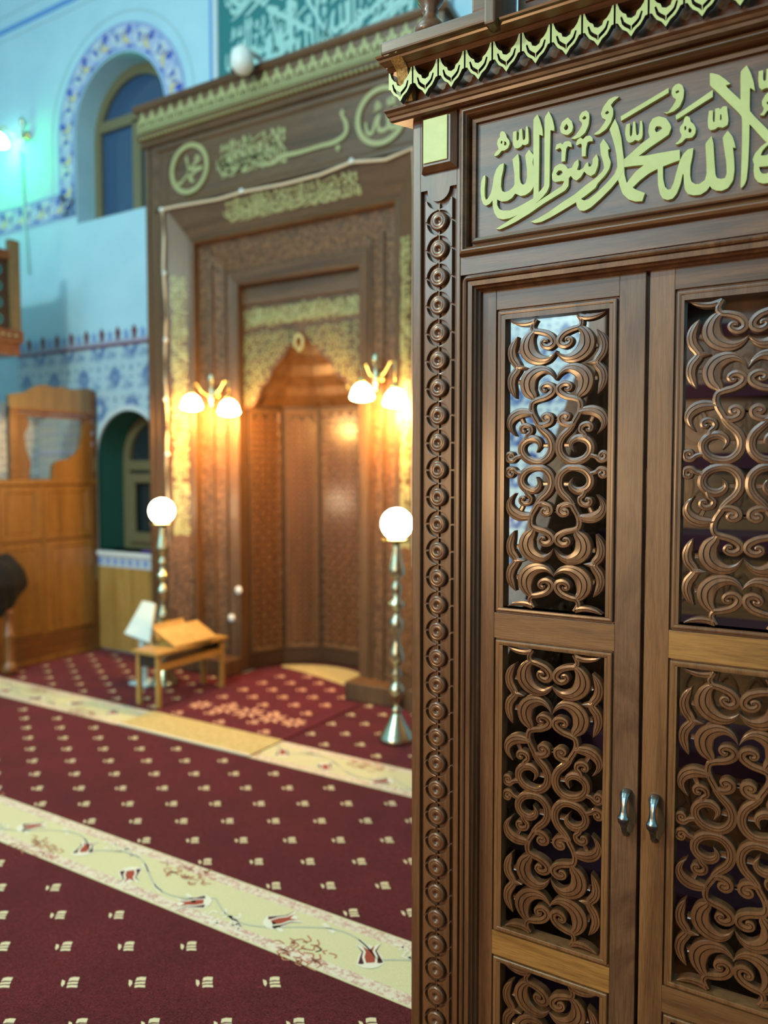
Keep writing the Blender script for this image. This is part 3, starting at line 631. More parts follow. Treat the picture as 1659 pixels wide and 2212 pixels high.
# bed moulding
bed = [(PY+.06, 2.418), (PY-.022, 2.418), (PY-.030, 2.421), (PY-.032, 2.4275), (PY-.036, 2.430), (PY-.039, 2.436), (PY-.045, 2.4405), (PY-.046, 2.445), (PY+.06, 2.445)]
cornice = G().sweep_x(X0c, X1c, bed, .55, .55).build('bed_moulding', M['wood_h'], pul)
fld = G().sweep_x(X0c-.0, X1c+.0, [(PY+.06, 2.444), (PY-.026, 2.444), (PY-.026, 2.522), (PY+.06, 2.522)], 0, 0).build('frieze', M['wood_h'], pul)
crown = [(PY+.06, 2.5165), (PY-.066, 2.5165), (PY-.070, 2.520), (PY-.074, 2.5245), (PY-.078, 2.5245), (PY-.086, 2.527), (PY-.098, 2.530), (PY-.100, 2.5345), (PY-.108, 2.536), (PY-.110, 2.540), (PY+.06, 2.540)]
cr = G().sweep_x(X0c+.012, X1c-.012, crown, .32, .32).build('crown_moulding', M['wood_h'], pul)
for sg in (1, -1):
    f = (lambda x: x) if sg == 1 else mir
    g = G()
    p = [(PY+.02, 2.45), (PY-.044, 2.45), (PY-.072, 2.5165), (PY-.100, 2.531), (PY+.02, 2.531)]
    xx = f(-.985); g.add([(xx, y, z) for y, z in p] + [(xx+sg*.03, y, z) for y, z in p], [(0, 1, 2, 3, 4), (9, 8, 7, 6, 5)] + [(i, (i+1) % 5, 5+(i+1) % 5, 5+i) for i in range(5)])
    g.build('raw_end_block', M['chip'], pul)
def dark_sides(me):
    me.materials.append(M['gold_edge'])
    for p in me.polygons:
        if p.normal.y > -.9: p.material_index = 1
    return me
leaf_o = [(-.0322, 2.516), (-.0290, 2.516), (-.0245, 2.503), (-.0180, 2.4945), (-.0110, 2.4900), (-.0085, 2.4825), (0, 2.4790), (.0085, 2.4825), (.0110, 2.4900), (.0180, 2.4945), (.0245, 2.503), (.0290, 2.516), (.0322, 2.516),
          (.0322, 2.4770), (.0275, 2.4760), (.0235, 2.4690), (.0180, 2.4610), (.0085, 2.4545), (.0040, 2.4480), (.0, 2.4425), (-.0040, 2.4480), (-.0085, 2.4545), (-.0180, 2.4610), (-.0235, 2.4690), (-.0275, 2.4760), (-.0322, 2.4770)]
def slit(s): return [(s*.0008, 2.4640), (s*.0100, 2.4712), (s*.0145, 2.4755), (s*.0195, 2.4880), (s*.0228, 2.4865), (s*.0190, 2.4715), (s*.0130, 2.4645), (s*.0040, 2.4580), (s*.0008, 2.4530)]
leaf_me = dark_sides(G().plate(front(0), [(a, b-2.48) for a, b in leaf_o], [[(a, b-2.48) for a, b in slit(s)] for s in (-1, 1)], .016, 0).build('gold_leaf', M['gold'], link=False))
k = 0
while -.9764+.0685*k < mir(-.9764)+.01:
    inst('gold_leaf', leaf_me, fld, (-.9757+.0685*k, PY-.052, 2.48)); 
    k += 1
# ---- gallery frame, baluster and tablet above the cornice
tab = G().box(-.700, mir(-.700), PY-.060, PY+.04, 2.520, 2.545, .004).box(-.690, mir(-.690), PY-.030, PY+.04, 2.54, 3.0).build('tablet', M['wood_h'], pul)
G().rect_sweep(front(PY-.030), -.672, mir(-.672), 2.60, 2.97, [(0, 0), (.002, .004), (.008, .004), (.010, 0)]).build('tablet_border', M['wood_h'], tab)
for a, b in ((-.60, 2.640), (-.46, 2.665), (-.33, 2.645), (-.21, 2.66)):
    G().ribbon(front(PY-.030), [(a-.05, b+.06, .010), (a-.03, b+.012, .014), (a, b, .014), (a+.03, b+.012, .013), (a+.05, b+.07, .008)], [(-1, 0), (-1, .009), (1, .009), (1, 0)]).build('letter', M['gold'], tab)
for sg in (1, -1):
    f = (lambda x: x) if sg == 1 else mir
    a, b = sorted((f(-1.002), f(-.712))); c, d = sorted((f(-.765), f(-.712)))
    g = G().box(a, b, PY-.118, PY+.04, 2.536, 2.565, .005).box(c, d, PY-.117, PY+.02, 2.563, 2.95, .005)
    rail = g.build('gallery_frame', M['wood_h'], pul)
    e0, e1 = sorted((f(-.732), f(-.706)))
    G().box(e0, e1, PY-.124, PY+.0, 2.526, 2.97, .005).build('edge_moulding', M['wood_v'], rail)
    bx = f(-.893)
    G().lathe((bx, PY-.070, 2.570), [(.036, 0), (.037, .012), (.034, .022), (.024, .034), (.018, .042), (.016, .050), (.020, .056), (.017, .062), (.030, .078), (.036, .100), (.036, .130), (.032, .150), (.020, .175), (.016, .20), (.016, .26)], 28).build('baluster', M['wood_v'], pul, smooth=True)
# ---- doors
DY = 1.785
OPX0, OPX1 = -.7415, -.4915
C5 = lambda x, y: on_y(1060+x/5.925, 650+y/5.925, DY+.006)
LAT = [   # upper left quarter, crop pixels (x, y, half width)
 [(250,258,5),(310,280,20),(390,292,30),(475,286,34),(560,258,38)],
 [(578,230,28),(548,285,28),(532,335,30),(560,385,32),(640,396,36),(740,426,40),(798,485,42),(798,548,42),(742,588,38),(682,576,34),(656,538,31),(676,505,28),(712,508,24),(712,530,18)],
 [(560,390,30),(505,450,60),(470,540,90),(474,632,99),(528,708,88),(620,752,68),(722,748,44),(800,697,22),(848,636,3)],
 [(350,458,4),(298,548,40),(268,645,52),(283,740,55),(330,812,50),(350,856,46),(330,900,50),(280,972,55),(264,1066,52),(286,1160,40),(322,1248,4)],
 [(330,856,44),(400,856,28),(470,856,3)],
 [(832,1014,3),(780,930,24),(700,884,46),(600,899,72),(515,960,90),(475,1050,99),(490,1150,86),(540,1220,56),(560,1265,30)],
 [(525,1420,36),(520,1360,34),(540,1300,34),(600,1268,36),(700,1236,38),(784,1176,42),(798,1112,40),(745,1072,38),(684,1078,34),(652,1112,31),(668,1146,28),(702,1146,24),(706,1126,18)],
 [(540,1440,30),(470,1432,50),(370,1442,64),(285,1492,62),(244,1572,46),(260,1652,26),(322,1732,3)],
 [(520,1400,34),(545,1470,34),(585,1540,36),(612,1582,36),(682,1590,38),(755,1552,42),(768,1492,42),(718,1462,40),(674,1484,36),(690,1516,32),(722,1510,26)],
 [(595,1580,34),(650,1650,42),(740,1740,47),(780,1840,49),(765,1950,49),(690,2035,47),(590,2062,47),(470,2030,47),(400,1950,47),(395,1860,47),(450,1790,49),(540,1765,48),(610,1800,40),(628,1860,26),(588,1940,3)],
 [(450,1780,28),(470,1720,27),(515,1672,30),(500,1616,34),(440,1596,34),(396,1622,33),(396,1664,30),(430,1672,25),(440,1650,18)],
 [(390,1985,26),(330,2005,27),(275,2046,34),(222,2030,36),(214,1978,35),(256,1956,31),(282,1986,26),(262,2002,20)],
]
TABS = [[(345,640,26),(390,650,26)],[(340,1040,26),(385,1040,26)],[(640,790,14),(640,850,14)],[(215,640,16),(275,640,20)],[(215,1030,16),(275,1030,20)],[(380,1500,26),(420,1590,22)],[(200,1560,18),(250,1560,18)],[(640,1850,22),(720,1850,26)],[(590,2060,44),(590,2110,44)],[(790,510,18),(850,510,18)],[(790,1140,18),(850,1140,18)],[(760,1500,18),(850,1500,18)],[(770,1850,18),(850,1850,18)],[(180,2000,18),(230,2000,18)]]
PXM = .250/(1316.5-1091)*225.5/1335.0                       # metres per crop pixel along the door (for stroke widths)
def quarter(strokes):
    out = []
    for st in strokes:
        row = []
        for x, y, wd in st:
            X, Z = C5(x, y); u = (X-OPX0)/(OPX1-OPX0); v = (1.915-Z)/(1.915-1.2165); row.append((u, v, wd*PXM*1.08))
        out.append(row)
    return out
QL, QT = quarter(LAT), quarter(TABS)
def prof(hw, d=.022):                                        # carved section: two ridges and grooves on the wide strokes, one groove on the narrow
    if hw > .0085: pts = [(-1, -d), (-1, -.0036), (-.90, -.0010), (-.50, -.0004), (-.47, -.0056), (-.39, -.0056), (-.36, -.0002), (.14, .0002), (.17, -.0052), (.25, -.0052), (.28, -.0004), (.88, -.0014), (1, -.0040), (1, -d)]
    else: pts = [(-1, -d), (-1, -.0032), (-.84, -.0006), (-.18, 0), (-.12, -.0048), (.06, -.0048), (.12, 0), (.84, -.0006), (1, -.0032), (1, -d)]
    return pts
TPROF = [(-1, -.018), (-1, -.006), (-.5, -.0075), (.5, -.0075), (1, -.006), (1, -.018)]
def lattice(x0, x1, z0, z1, name, parent, zmin=None, full=None):
    g = G(); W = x1-x0; H = (full or (z1-z0)); P = front(DY+.004)
    for src, is_tab in ((QL, 0), (QT, 1)):
        for st in src:
            mw = max(p[2] for p in st)
            for mx in (0, 1):
                for mz in (0, 1):
                    pts = [((x1-u*W) if mx else (x0+u*W), (z1-H+v*H) if mz else (z1-v*H), w_) for u, v, w_ in st]
                    if zmin is not None and min(p[1] for p in pts) < zmin: continue
                    pr = TPROF if is_tab else prof(mw)
                    if mx ^ mz: pr = [(-o, h) for o, h in pr]
                    g.ribbon(P, pts, pr, 2 if is_tab else 5)
    return g.build(name, M['carve'], parent)
def door(xa, xb, gx0, gx1, ox0, ox1, hx, side):
    d = empty('door'); d.parent = pul
    y0, y1 = DY, DY+.034
    wl = M['wood_v'] if side == 'l' else M['wood_warm_v']; wr = M['wood_fig'] if side == 'l' else M['wood_warm_v']
    G().box(xa, gx0+.0004, y0, y1, .02, 1.992, .0018).build('stile', wl, d)
    G().box(gx1-.0004, xb, y0, y1, .02, 1.992, .0018).build('stile', wr, d)
    for z0, z1, m in ((1.9402, 1.992, 'wood_h'), (1.1392, 1.2020, 'wood_warm_h' if side == 'l' else 'wood_gold_h'), (.3327, .3943, 'wood_gold_h' if side == 'l' else 'wood_warm_h'), (.02, .0665, 'wood_h')):
        G().box(gx0+.0002, gx1-.0002, y0+.0003, y1, z0, z1, .001).build('rail', M[m], d)
    for n, (z0, z1, b0, b1) in enumerate(((1.2017, 1.9405, 1.2165, 1.915), (.394, 1.1395, .4105, 1.1235), (.066, .333, .085, .318))):
        tb, tt = b0-z0, z1-b1; sx = ox0-gx0
        # moulding: groove, bead, flat, drop into the opening
        wl_ = M['wood_warm_v'] if n else M['wood_v']
        iw = min(sx, tb, tt)
        g = G().rect_sweep(front(DY), gx0, gx1, z0, z1, [(0, .0002), (.0008, -.006), (.0036, -.006), (.0046, .001), (.0064, .0028), (.0090, .0030), (iw-.002, .0026), (iw, .0008), (iw, -.034)], r=.007)
        g.build('panel_moulding', wl_, d)
        # filler between the mitred moulding and the true opening
        g = G()
        for a, b, c, e in ((gx0+iw-.001, ox0, z0+iw, z1-iw), (ox1, gx1-iw+.001, z0+iw, z1-iw), (ox0, ox1, z0+iw-.001, b0), (ox0, ox1, b1, z1-iw+.001)):
            if b-a > .0005 and e-c > .0005: g.box(a, b, DY-.0024, y1, c, e)
        if g.v: g.build('panel_edge', wl_, d)
        if n < 2: lattice(ox0, ox1, b0, b1, 'openwork', d)
        else: lattice(ox0, ox1, b0, b1, 'openwork', d, zmin=.09, full=.70)
    handle(hx, d)
    return d
def handle(x, parent):
    path = [(.8345, .000, .0098, .0030), (.8335, .010, .0098, .0032), (.8300, .018, .0088, .0034), (.8220, .0235, .0068, .0036), (.8080, .0270, .0050, .0042), (.7960, .0285, .0060, .0046), (.7860, .0290, .0096, .0060), (.7845, .0292, .0116, .0078), (.7800, .0288, .0118, .0086), (.7720, .0275, .0110, .0082), (.7680, .0262, .0072, .0060), (.7600, .0235, .0055, .0046), (.7520, .0190, .0052, .0042), (.7440, .0130, .0056, .0040), (.7390, .0070, .0062, .0044), (.7375, .000, .0066, .0050)]
    path = [(.786+(z-.786)*1.06-.0115, p, a*1.08, b*1.08) for z, p, a, b in path]
    n = 20; vs = []; fs = []
    for i, (z, p, a, b) in enumerate(path):
        q, r_ = path[max(i-1, 0)], path[min(i+1, len(path)-1)]
        t = Vector((0, -(r_[1]-q[1]), r_[0]-q[0])).normalized(); nb = Vector((1, 0, 0)).cross(t)
        for k in range(n):
            an = 2*PI*k/n; fl = 1+.16*math.cos(6*an) if a < .0100 else 1
            vs.append(Vector((x, DY-p, z)) + Vector((1, 0, 0))*a*fl*math.cos(an) + nb*b*fl*math.sin(an))
    for i in range(len(path)-1):
        for k in range(n): fs.append((i*n+k, i*n+(k+1) % n, (i+1)*n+(k+1) % n, (i+1)*n+k))
    fs += [tuple(range(n)), tuple((len(path)-1)*n+k for k in range(n))]
    o = mesh('handle', vs, fs, M['metal'], parent, True); o['label'] = 'dark pewter pull handle with a fan end'; return o
door(-.8065, -.4125, -.7655, -.4700, -.7415, -.4915, -.4365, 'l')
door(-.4045, -.0095, -.3520, -.0560, -.3320, -.0800, -.3735, 'r')
# ---- body behind the doors: sides, stairs, sloping rails
SLX0, SLX1 = -.935, .118
NS = 8
nose = lambda k: (1.90+.285*k, .11+.30*k)                    # nosing (Y, Z)
for k in range(NS):
    Y, Z = nose(k)
    st = empty('step'); st.parent = pul
    G().box(SLX0+.02, SLX1-.02, Y-.02, Y+.31, Z-.035, Z, .004).build('tread', M['wood_h'], st)
    G().box(SLX0+.02, SLX1-.02, Y+.01, Y+.035, max(Z-.30, .008), Z-.034).build('riser', M['wood_warm_h'], st)
    G().box(SLX0+.06, SLX1-.06, Y-.028, Y+.30, Z, Z+.012, .005).box(SLX0+.06, SLX1-.06, Y-.030, Y-.018, Z-.05, Z+.008, .004).build('carpet_runner', M['stair_red'], st)
    gg = G()
    for c in range(-2, 3):
        xc = (SLX0+SLX1)/2 + c*.19
        for s in (-1, 1):
            gg.ribbon(front(Y+.01), [(xc, Z-.24, .004), (xc+s*.05, Z-.23, .007), (xc+s*.08, Z-.18, .008), (xc+s*.055, Z-.13, .008), (xc+s*.025, Z-.16, .007), (xc+s*.04, Z-.185, .004)], [(-1, 0), (-.6, .006), (.6, .006), (1, 0)], 4)
            gg.ribbon(front(Y+.01), [(xc+s*.005, Z-.20, .004), (xc+s*.02, Z-.12, .010), (xc+s*.012, Z-.07, .003)], [(-1, 0), (-.6, .006), (.6, .006), (1, 0)], 4)
    gg.build('riser_carving', M['carve'], st)
slope = math.atan2(1.674-1.135, 2.806-2.313)
def rail_z(y): return 1.090+(y-2.313)*math.tan(slope)
for X in (-.955, .115):
    e = empty('side_wall'); e.parent = pul
    ya, yb = 1.87, 4.42
    def side(pts, x0, x1, name, m):
        n = len(pts); return mesh(name, [(x0, y, z) for y, z in pts] + [(x1, y, z) for y, z in pts], [tuple(range(n)), tuple(range(2*n-1, n-1, -1))] + [(i, (i+1) % n, n+(i+1) % n, n+i) for i in range(n)], m, e)
    yr = 3.24
    side([(ya, rail_z(ya)-.32), (yr, rail_z(yr)-.32), (yr, rail_z(yr)), (ya, rail_z(ya))], X, X+.035, 'handrail', M['wood_d'])
    side([(ya, rail_z(ya)-.012), (yr, rail_z(yr)-.012), (yr, rail_z(yr)+.022), (ya, rail_z(ya)+.022)], X-.02, X+.055, 'rail_cap', M['wood_d'])
    side([(ya, .007), (4.45, .007), (4.45, 1.7), (yr, rail_z(yr)-.95), (ya, .02)], X, X+.035, 'skirt', M['wood_d'])
    side([(yr, 1.2), (4.45, 1.2), (4.45, 2.9), (yr, 2.9)], X+.004, X+.030, 'upper_panel', M['wood_d'])
    pf = side([(ya, .01), (yr, .01), (yr, rail_z(yr)-.31), (ya, rail_z(ya)-.31)], X+.008, X+.026, 'side_panel', M['wood_d'])
    gg = G()
    for i in range(10):
        for j in range(12):
            y, z = 1.98+i*.125+(j % 2)*.06, .15+j*.125
            if z > rail_z(y)-.40 or y > 3.15: continue
            for q in range(2):
                a0 = q*PI+.6*i
                gg.ribbon(lambda a, b, h=0: (X+.026+h, a, b), [(y+.045*(1-.12*k)*math.cos(a0+k*.8), z+.045*(1-.12*k)*math.sin(a0+k*.8), .006) for k in range(7)], [(-1, 0), (-.7, .008), (.7, .008), (1, 0)], 2)
    gg.build('side_carving', M['carve'], pf)['kind'] = 'stuff'
    G().box(X-.02, X+.055, yr-.02, yr+.09, .007, 3.1, .006).build('upper_post', M['wood_v'], e)
G().box(SLX0, SLX1, 4.18, 4.45, 2.42, 2.47).build('platform', M['wood_h'], pul)
G().box(SLX0-.03, SLX1+.03, 4.44, 4.475, .007, 3.0).build('rear_panel', M['wood_v'], pul)
# ================================================================== PRAYER NICHE (mihrab)
mi = thing('prayer_niche', 'large wooden prayer niche with gold lettering and a pointed inner arch', 'prayer niche')
MY = 4.32
def ulines(name, rings, m, parent, split=None, zb=.008):      # strips that run up the left, across and down the right; rings [(half, ztop, Y)]
    for side in ('left', 'top', 'right'):
        vs = []; fs = []
        for hw, zt, y in rings:
            if side == 'left': vs += [(XC-hw, y, zb), (XC-hw, y, zt)]
            elif side == 'right': vs += [(XC+hw, y, zb), (XC+hw, y, zt)]
            else: vs += [(XC-hw, y, zt), (XC+hw, y, zt)]
        fs = [(2*k, 2*k+1, 2*k+3, 2*k+2) for k in range(len(rings)-1)]
        mesh(name, vs, fs, m if side != 'top' else (split or m), parent)
for s in (-1, 1):
    a, b = sorted((XC+s*1.30, XC+s*1.07))
    pl = G().box(a, b, MY+.012, WY-.002, .007, 4.02).build('pilaster', M['mih'], mi)
    for u0, u1, y in ((1.30, 1.255, 0), (1.245, 1.20, .006), (1.115, 1.075, .002)):
        p, q = sorted((XC+s*u0, XC+s*u1)); G().box(p, q, MY+y, MY+.04, .007, 4.02 if u0 > 1.2 else 3.52, .006).build('pilaster_moulding', M['mih'], mi)
    G().box(a-.02, b+.02, MY-.03, WY-.002, 0.008, .16, .01).build('plinth', M['mih'], mi)
hd = G().box(XC-1.21, XC+1.21, MY+.016, WY-.002, 3.53, 4.02).build('title_board', M['mih_h'], mi)
G().rect_sweep(front(MY+.016), XC-1.205, XC+1.205, 3.54, 4.01, [(0, 0), (0, .022), (.03, .018), (.045, .004), (.06, 0)]).build('title_frame', M['mih_h'], mi)
ulines('lettered_band', [(1.08, 3.535, MY+.012), (1.07, 3.525, MY+.0), (.92, 3.30, MY+.085), (.90, 3.285, MY+.075), (.885, 3.27, MY+.085)], M['mih'], mi, M['mih_h'])
ulines('step_soffit', [(.885, 3.27, MY+.085), (.885, 3.27, MY+.145)], M['mih'], mi, M['mih_h'])
ulines('carved_band', [(.885, 3.27, MY+.145), (.80, 3.20, MY+.150), (.63, 3.04, MY+.185)], M['mih_carve'], mi, M['mih_carve'])
ulines('inner_band', [(.63, 3.04, MY+.185), (.62, 3.03, MY+.172), (.555, 2.955, MY+.185), (.545, 2.945, MY+.192), (.54, 2.94, MY+.192), (.54, 2.94, MY+.285)], M['mih'], mi, M['mih_h'])
for s in (-1, 1):
    for u, y in ((.765, .152), (.655, .176)):
        a, b = sorted((XC+s*u, XC+s*(u-.014))); G().box(a, b, MY+y-.012, MY+y+.02, 0, 3.12, .003).build('fillet', M['mih'], mi)
    # arched relief low on the lettered band
    ar = [(XC+s*1.0+p[0], p[1]) for p in arch(0, .085, .25, .98, 12)]
    def LB(a, b, h=0, s=s): return (a, MY+(1.07-abs(a-XC))/.15*.085-h, b)
    G().plate(LB, ar, [], .012, -.004).build('arched_relief', M['mih_carve'], mi)
    G().box(*sorted((XC+s*.96, XC+s*.53)), MY+.02, MY+.20, 0.008, .13, .008).build('inner_plinth', M['mih'], mi)
SPY = MY+.262
lint = G().box(XC-.54, XC+.54, SPY-.02, SPY+.03, 2.80, 2.90).build('lintel', M['mih_h'], mi)
half = [(.54, 2.02), (.47, 2.035), (.415, 2.10), (.37, 2.185), (.31, 2.215), (.255, 2.315), (.175, 2.375), (.12, 2.445), (.05, 2.50)]
arc = [(XC+a, b) for a, b in half] + [(XC, 2.565)] + [(XC-a, b) for a, b in reversed(half)]
spn = G().plate(front(SPY), [(XC-.54, 2.02), (XC-.54, 2.94), (XC+.54, 2.94), (XC+.54, 2.02)][1:3] + arc, [], 0, -.04).build('spandrel', M['mih'], mi)
npoly = [(-.54, 4.60), (-.43, 4.90), (-.20, 5.09), (.20, 5.09), (.43, 4.90), (.54, 4.60)]
npoly = [(XC+a, b) for a, b in npoly]
def facet(p, q, z0, z1, p2=None, q2=None):
    p2 = p2 or p; q2 = q2 or q; return [(p[0], p[1], z0), (q[0], q[1], z0), (q2[0], q2[1], z1), (p2[0], p2[1], z1)]
for i in range(5):
    p, q = npoly[i], npoly[i+1]
    f = mesh('niche_panel', facet(p, q, .012, 2.06), [(0, 1, 2, 3)], M['mih_dark'], mi)
    d = Vector((q[0]-p[0], q[1]-p[1], 0)); L = d.length; d.normalize(); nrm = Vector((d.y, -d.x, 0))
    if nrm.dot(Vector((XC-p[0], 4.5-p[1], 0))) < 0: nrm = -nrm
    def FPn(a, b, h=0, p=p, d=d, nrm=nrm): v = Vector((p[0], p[1], 0))+d*a+nrm*h; return (v.x, v.y, b)
    G().rect_sweep(FPn, .02, L-.02, .14, 2.03, [(0, 0), (0, .012), (.02, .012), (.028, .004), (.04, .004)]).build('panel_frame', M['mih'], mi)
    g = G()                                                  # pierced star lattice as relief
    nx = max(2, int((L-.14)/.085)); stepx = (L-.12)/nx; z = .20; r = 0
    while z < 1.98:
        for k in range(nx+1):
            a = .06+k*stepx + (stepx/2 if r % 2 else 0)
            if a > L-.055: continue
            t = PI/4; s_ = stepx*.42
            g.plate(FPn, [(a+s_*math.cos(w_), z+s_*math.sin(w_)) for w_ in (0, PI/2, PI, 3*PI/2)], [[(a+s_*.5*math.cos(w_), z+s_*.5*math.sin(w_)) for w_ in (0, PI/2, PI, 3*PI/2)]], .012, .002)
        z += stepx*.5; r += 1
    g.build('carved_lattice', M['mih_gloss'], f)['kind'] = 'stuff'
lv = [(1.0, 2.06), (.80, 2.14), (.74, 2.20), (.56, 2.28), (.50, 2.35), (.34, 2.42), (.28, 2.49), (.05, 2.60)]
apx = (XC, 4.60)
def sc_(p, k): return (apx[0]+(p[0]-apx[0])*k, apx[1]+(p[1]-apx[1])*k)
for i in range(5):
    vs = []; fs = []
    for k, z in lv:
        for p in (npoly[i], npoly[i+1]): q = sc_(p, k); vs.append((q[0], q[1], z))
    fs = [(2*j, 2*j+1, 2*j+3, 2*j+2) for j in range(len(lv)-1)]
    mesh('niche_hood', vs, fs, M['mih'], mi)
# cornice with palmette crest
G().sweep_x(XC-1.30, XC+1.30, [(WY-.003, 4.02), (MY-.010, 4.02), (MY-.022, 4.035), (MY-.022, 4.06), (MY-.05, 4.09), (MY-.05, 4.11), (WY-.003, 4.11)], .1, .1).build('cornice_lower', M['mih_h'], mi)
fz = G().sweep_x(XC-1.30, XC+1.30, [(WY-.003, 4.10), (MY-.045, 4.10), (MY-.055, 4.275), (WY-.003, 4.275)]).build('cornice_frieze', M['mih_h'], mi)
G().sweep_x(XC-1.31, XC+1.31, [(WY-.003, 4.272), (MY-.07, 4.272), (MY-.085, 4.295), (MY-.085, 4.315), (WY-.003, 4.315)], .1, .1).build('cornice_top', M['mih_h'], mi)
pal = [(-.0495, .0), (.0495, .0), (.0495, .05), (.040, .066), (.046, .085), (.030, .105), (.018, .098), (.014, .125), (0, .15), (-.014, .125), (-.018, .098), (-.030, .105), (-.046, .085), (-.040, .066), (-.0495, .05)]
pme = G().plate(front(0), pal, [[(-.010, .03), (.010, .03), (.012, .06), (0, .085), (-.012, .06)], [(.022, .03), (.040, .03), (.036, .055), (.024, .06)], [(-.040, .03), (-.022, .03), (-.024, .06), (-.036, .055)]], .012, -.006).build('palmette', M['mih_gold'], link=False)
for k in range(26): inst('palmette', pme, fz, (XC-1.25+k*.1, MY-.052, 4.118))
G().box(XC-1.29, XC+1.29, MY-.064, MY-.05, 4.112, 4.136).build('gilt_strip', M['mih_gold'], mi)
gb = G()
for k in range(65): gb.lathe((XC-1.28+k*.04, MY-.048, 4.078), [(.012, -.004), (.012, .004), (.006, .010)], 8, 'y')
gb.build('bead_row', M['mih_gold'], mi)
# lettering: reuse the cut letter outlines
LB0 = (-.805, -.165, 2.105, 2.375)
def phrase(P, s0, s1, t0, t1, m, name, parent, pick=None, h=.008, rot=False, slant=0):
    g = G(); b0, b1, b2, b3 = LB0
    items = LETTERS if pick is None else [LETTERS[i] for i in pick]
    if pick is not None:
        xs = [p[0] for o, _ in items for p in o]; zs = [p[1] for o, _ in items for p in o]; b0, b1, b2, b3 = min(xs), max(xs), min(zs), max(zs)
    def T(p):
        u, v = (p[0]-b0)/(b1-b0), (p[1]-b2)/(b3-b2); u = min(max(u, -.02), 1.02)
        if rot: u, v = v, u
        return (s0+u*(s1-s0), t0+v*(t1-t0))
    for o, hs in items:
        g.plate(P, [T(p) for p in o], [[T(p) for p in q] for q in hs], h, 0)
    o = g.build(name, m, parent); o['kind'] = 'stuff'; return o
TB = front(MY+.016)
ALLAH = [13, 14, 15]; MUH = [11, 12, 24]
for x, pick in ((-4.315, MUH), (-2.645, ALLAH)):
    ring = [(x+.195*math.cos(a), 3.79+.185*math.sin(a)) for a in [2*PI*k/36 for k in range(36)]]
    inn = [(x+.160*math.cos(a), 3.79+.152*math.sin(a)) for a in [2*PI*k/36 for k in range(36)]]
    G().plate(TB, ring, [inn], .016, 0).build('roundel', M['mih_gold'], mi)
    phrase(TB, x-.128, x+.128, 3.685, 3.895, M['mih_gold'], 'roundel_lettering', mi, pick)
phrase(TB, -4.06, -3.42, 3.64, 3.93, M['mih_gold'], 'title_lettering', mi)
phrase(TB, -4.02, -3.50, 3.66, 3.92, M['mih_gold'], 'title_lettering', mi, [2, 3, 9, 10])
Z2 = lambda x, y: on_y(300+x/2.765, y/2.765, MY+.01)
ks = [(1215, 690, 10), (1240, 740, 16), (1235, 800, 16), (1170, 850, 17), (1080, 875, 14), (960, 912, 15), (860, 935, 17), (800, 975, 14), (720, 990, 8)]
G().ribbon(TB, [(*Z2(x, y), w_*.0009) for x, y, w_ in ks], [(-1, 0), (-1, .012), (1, .012), (1, 0)]).build('long_stroke', M['mih_gold'], mi)
for x, y in ((1190, 885), (1215, 675)):
    c = Z2(x, y); G().plate(TB, [(c[0]+.02, c[1]), (c[0], c[1]+.025), (c[0]-.02, c[1]), (c[0], c[1]-.025)], [], .01, 0).build('dot_mark', M['mih_gold'], mi)
def TopB(a, b, h=0): return (a, MY+(3.525-b)/.225*.085-h, b)
phrase(TopB, -4.02, -3.40, 3.345, 3.505, M['mih_gold'], 'band_lettering', mi); phrase(TopB, -3.44, -2.84, 3.345, 3.505, M['mih_gold'], 'band_lettering', mi)
phrase(TopB, -3.9, -3.0, 3.35, 3.50, M['mih_gold'], 'band_lettering', mi, [2, 3, 9, 10, 13])
for s in (-1, 1):
    def LB2(a, b, h=0, s=s): return (a, MY+(1.07-abs(a-XC))/.15*.085-h, b)
    a, b = sorted((XC+s*1.05, XC+s*.935))
    for k in range(4):
        phrase(LB2, a, b, 3.02-.52*(k+1), 3.02-.52*k, M['mih_gold'], 'band_lettering', mi, rot=True)
        phrase(LB2, a, b, 2.98-.50*(k+1), 2.98-.50*k, M['mih_gold'], 'band_lettering', mi, [2, 3, 9, 10, 13, 20], rot=True)
# gold arabesque on the spandrel
g = G(); rr = random.Random(11)
SP = front(SPY)
def inside(x, z):
    dx = abs(x-XC)
    for (a0, b0), (a1, b1) in zip(half+[(0, 2.565)], (half+[(0, 2.565)])[1:]):
        if a1 <= dx <= a0: return z > b1+(b0-b1)*(dx-a1)/(a0-a1)+.035
    return False
cnt = 0
for i in range(22):
    for j in range(18):
        x = XC-.515+i*.049+rr.uniform(-.006, .006); z = 2.06+j*.042+rr.uniform(-.005, .005)
        if z > 2.77 or not inside(x, z): continue
        if 2.60 < z < 2.64: continue
        a0 = rr.uniform(0, 6.3); d = rr.choice((-1, 1)); R0 = .027
        pts = [(x+R0*(1-.11*k)*math.cos(a0+d*k*.75), z+R0*(1-.11*k)*math.sin(a0+d*k*.75), .0040) for k in range(8)]
        g.ribbon(SP, pts, [(-1, 0), (-.7, .009), (.7, .009), (1, 0)], 2)
g.build('gold_arabesque', M['mih_gold'], spn)['kind'] = 'stuff'
phrase(SP, XC-.50, XC, 2.63, 2.77, M['mih_gold'], 'spandrel_lettering', mi, h=.012); phrase(SP, XC, XC+.50, 2.63, 2.77, M['mih_gold'], 'spandrel_lettering', mi, h=.012)
gc = G().ribbon(front(SPY-.03), [(XC-.035, 2.44, .008), (XC-.03, 2.50, .011), (XC, 2.53, .012), (XC+.035, 2.50, .011), (XC+.03, 2.44, .009), (XC, 2.42, .009), (XC-.01, 2.46, .005)], [(-1, 0), (-1, .01), (1, .01), (1, 0)]).build('arch_emblem', M['mih_gold'], mi)
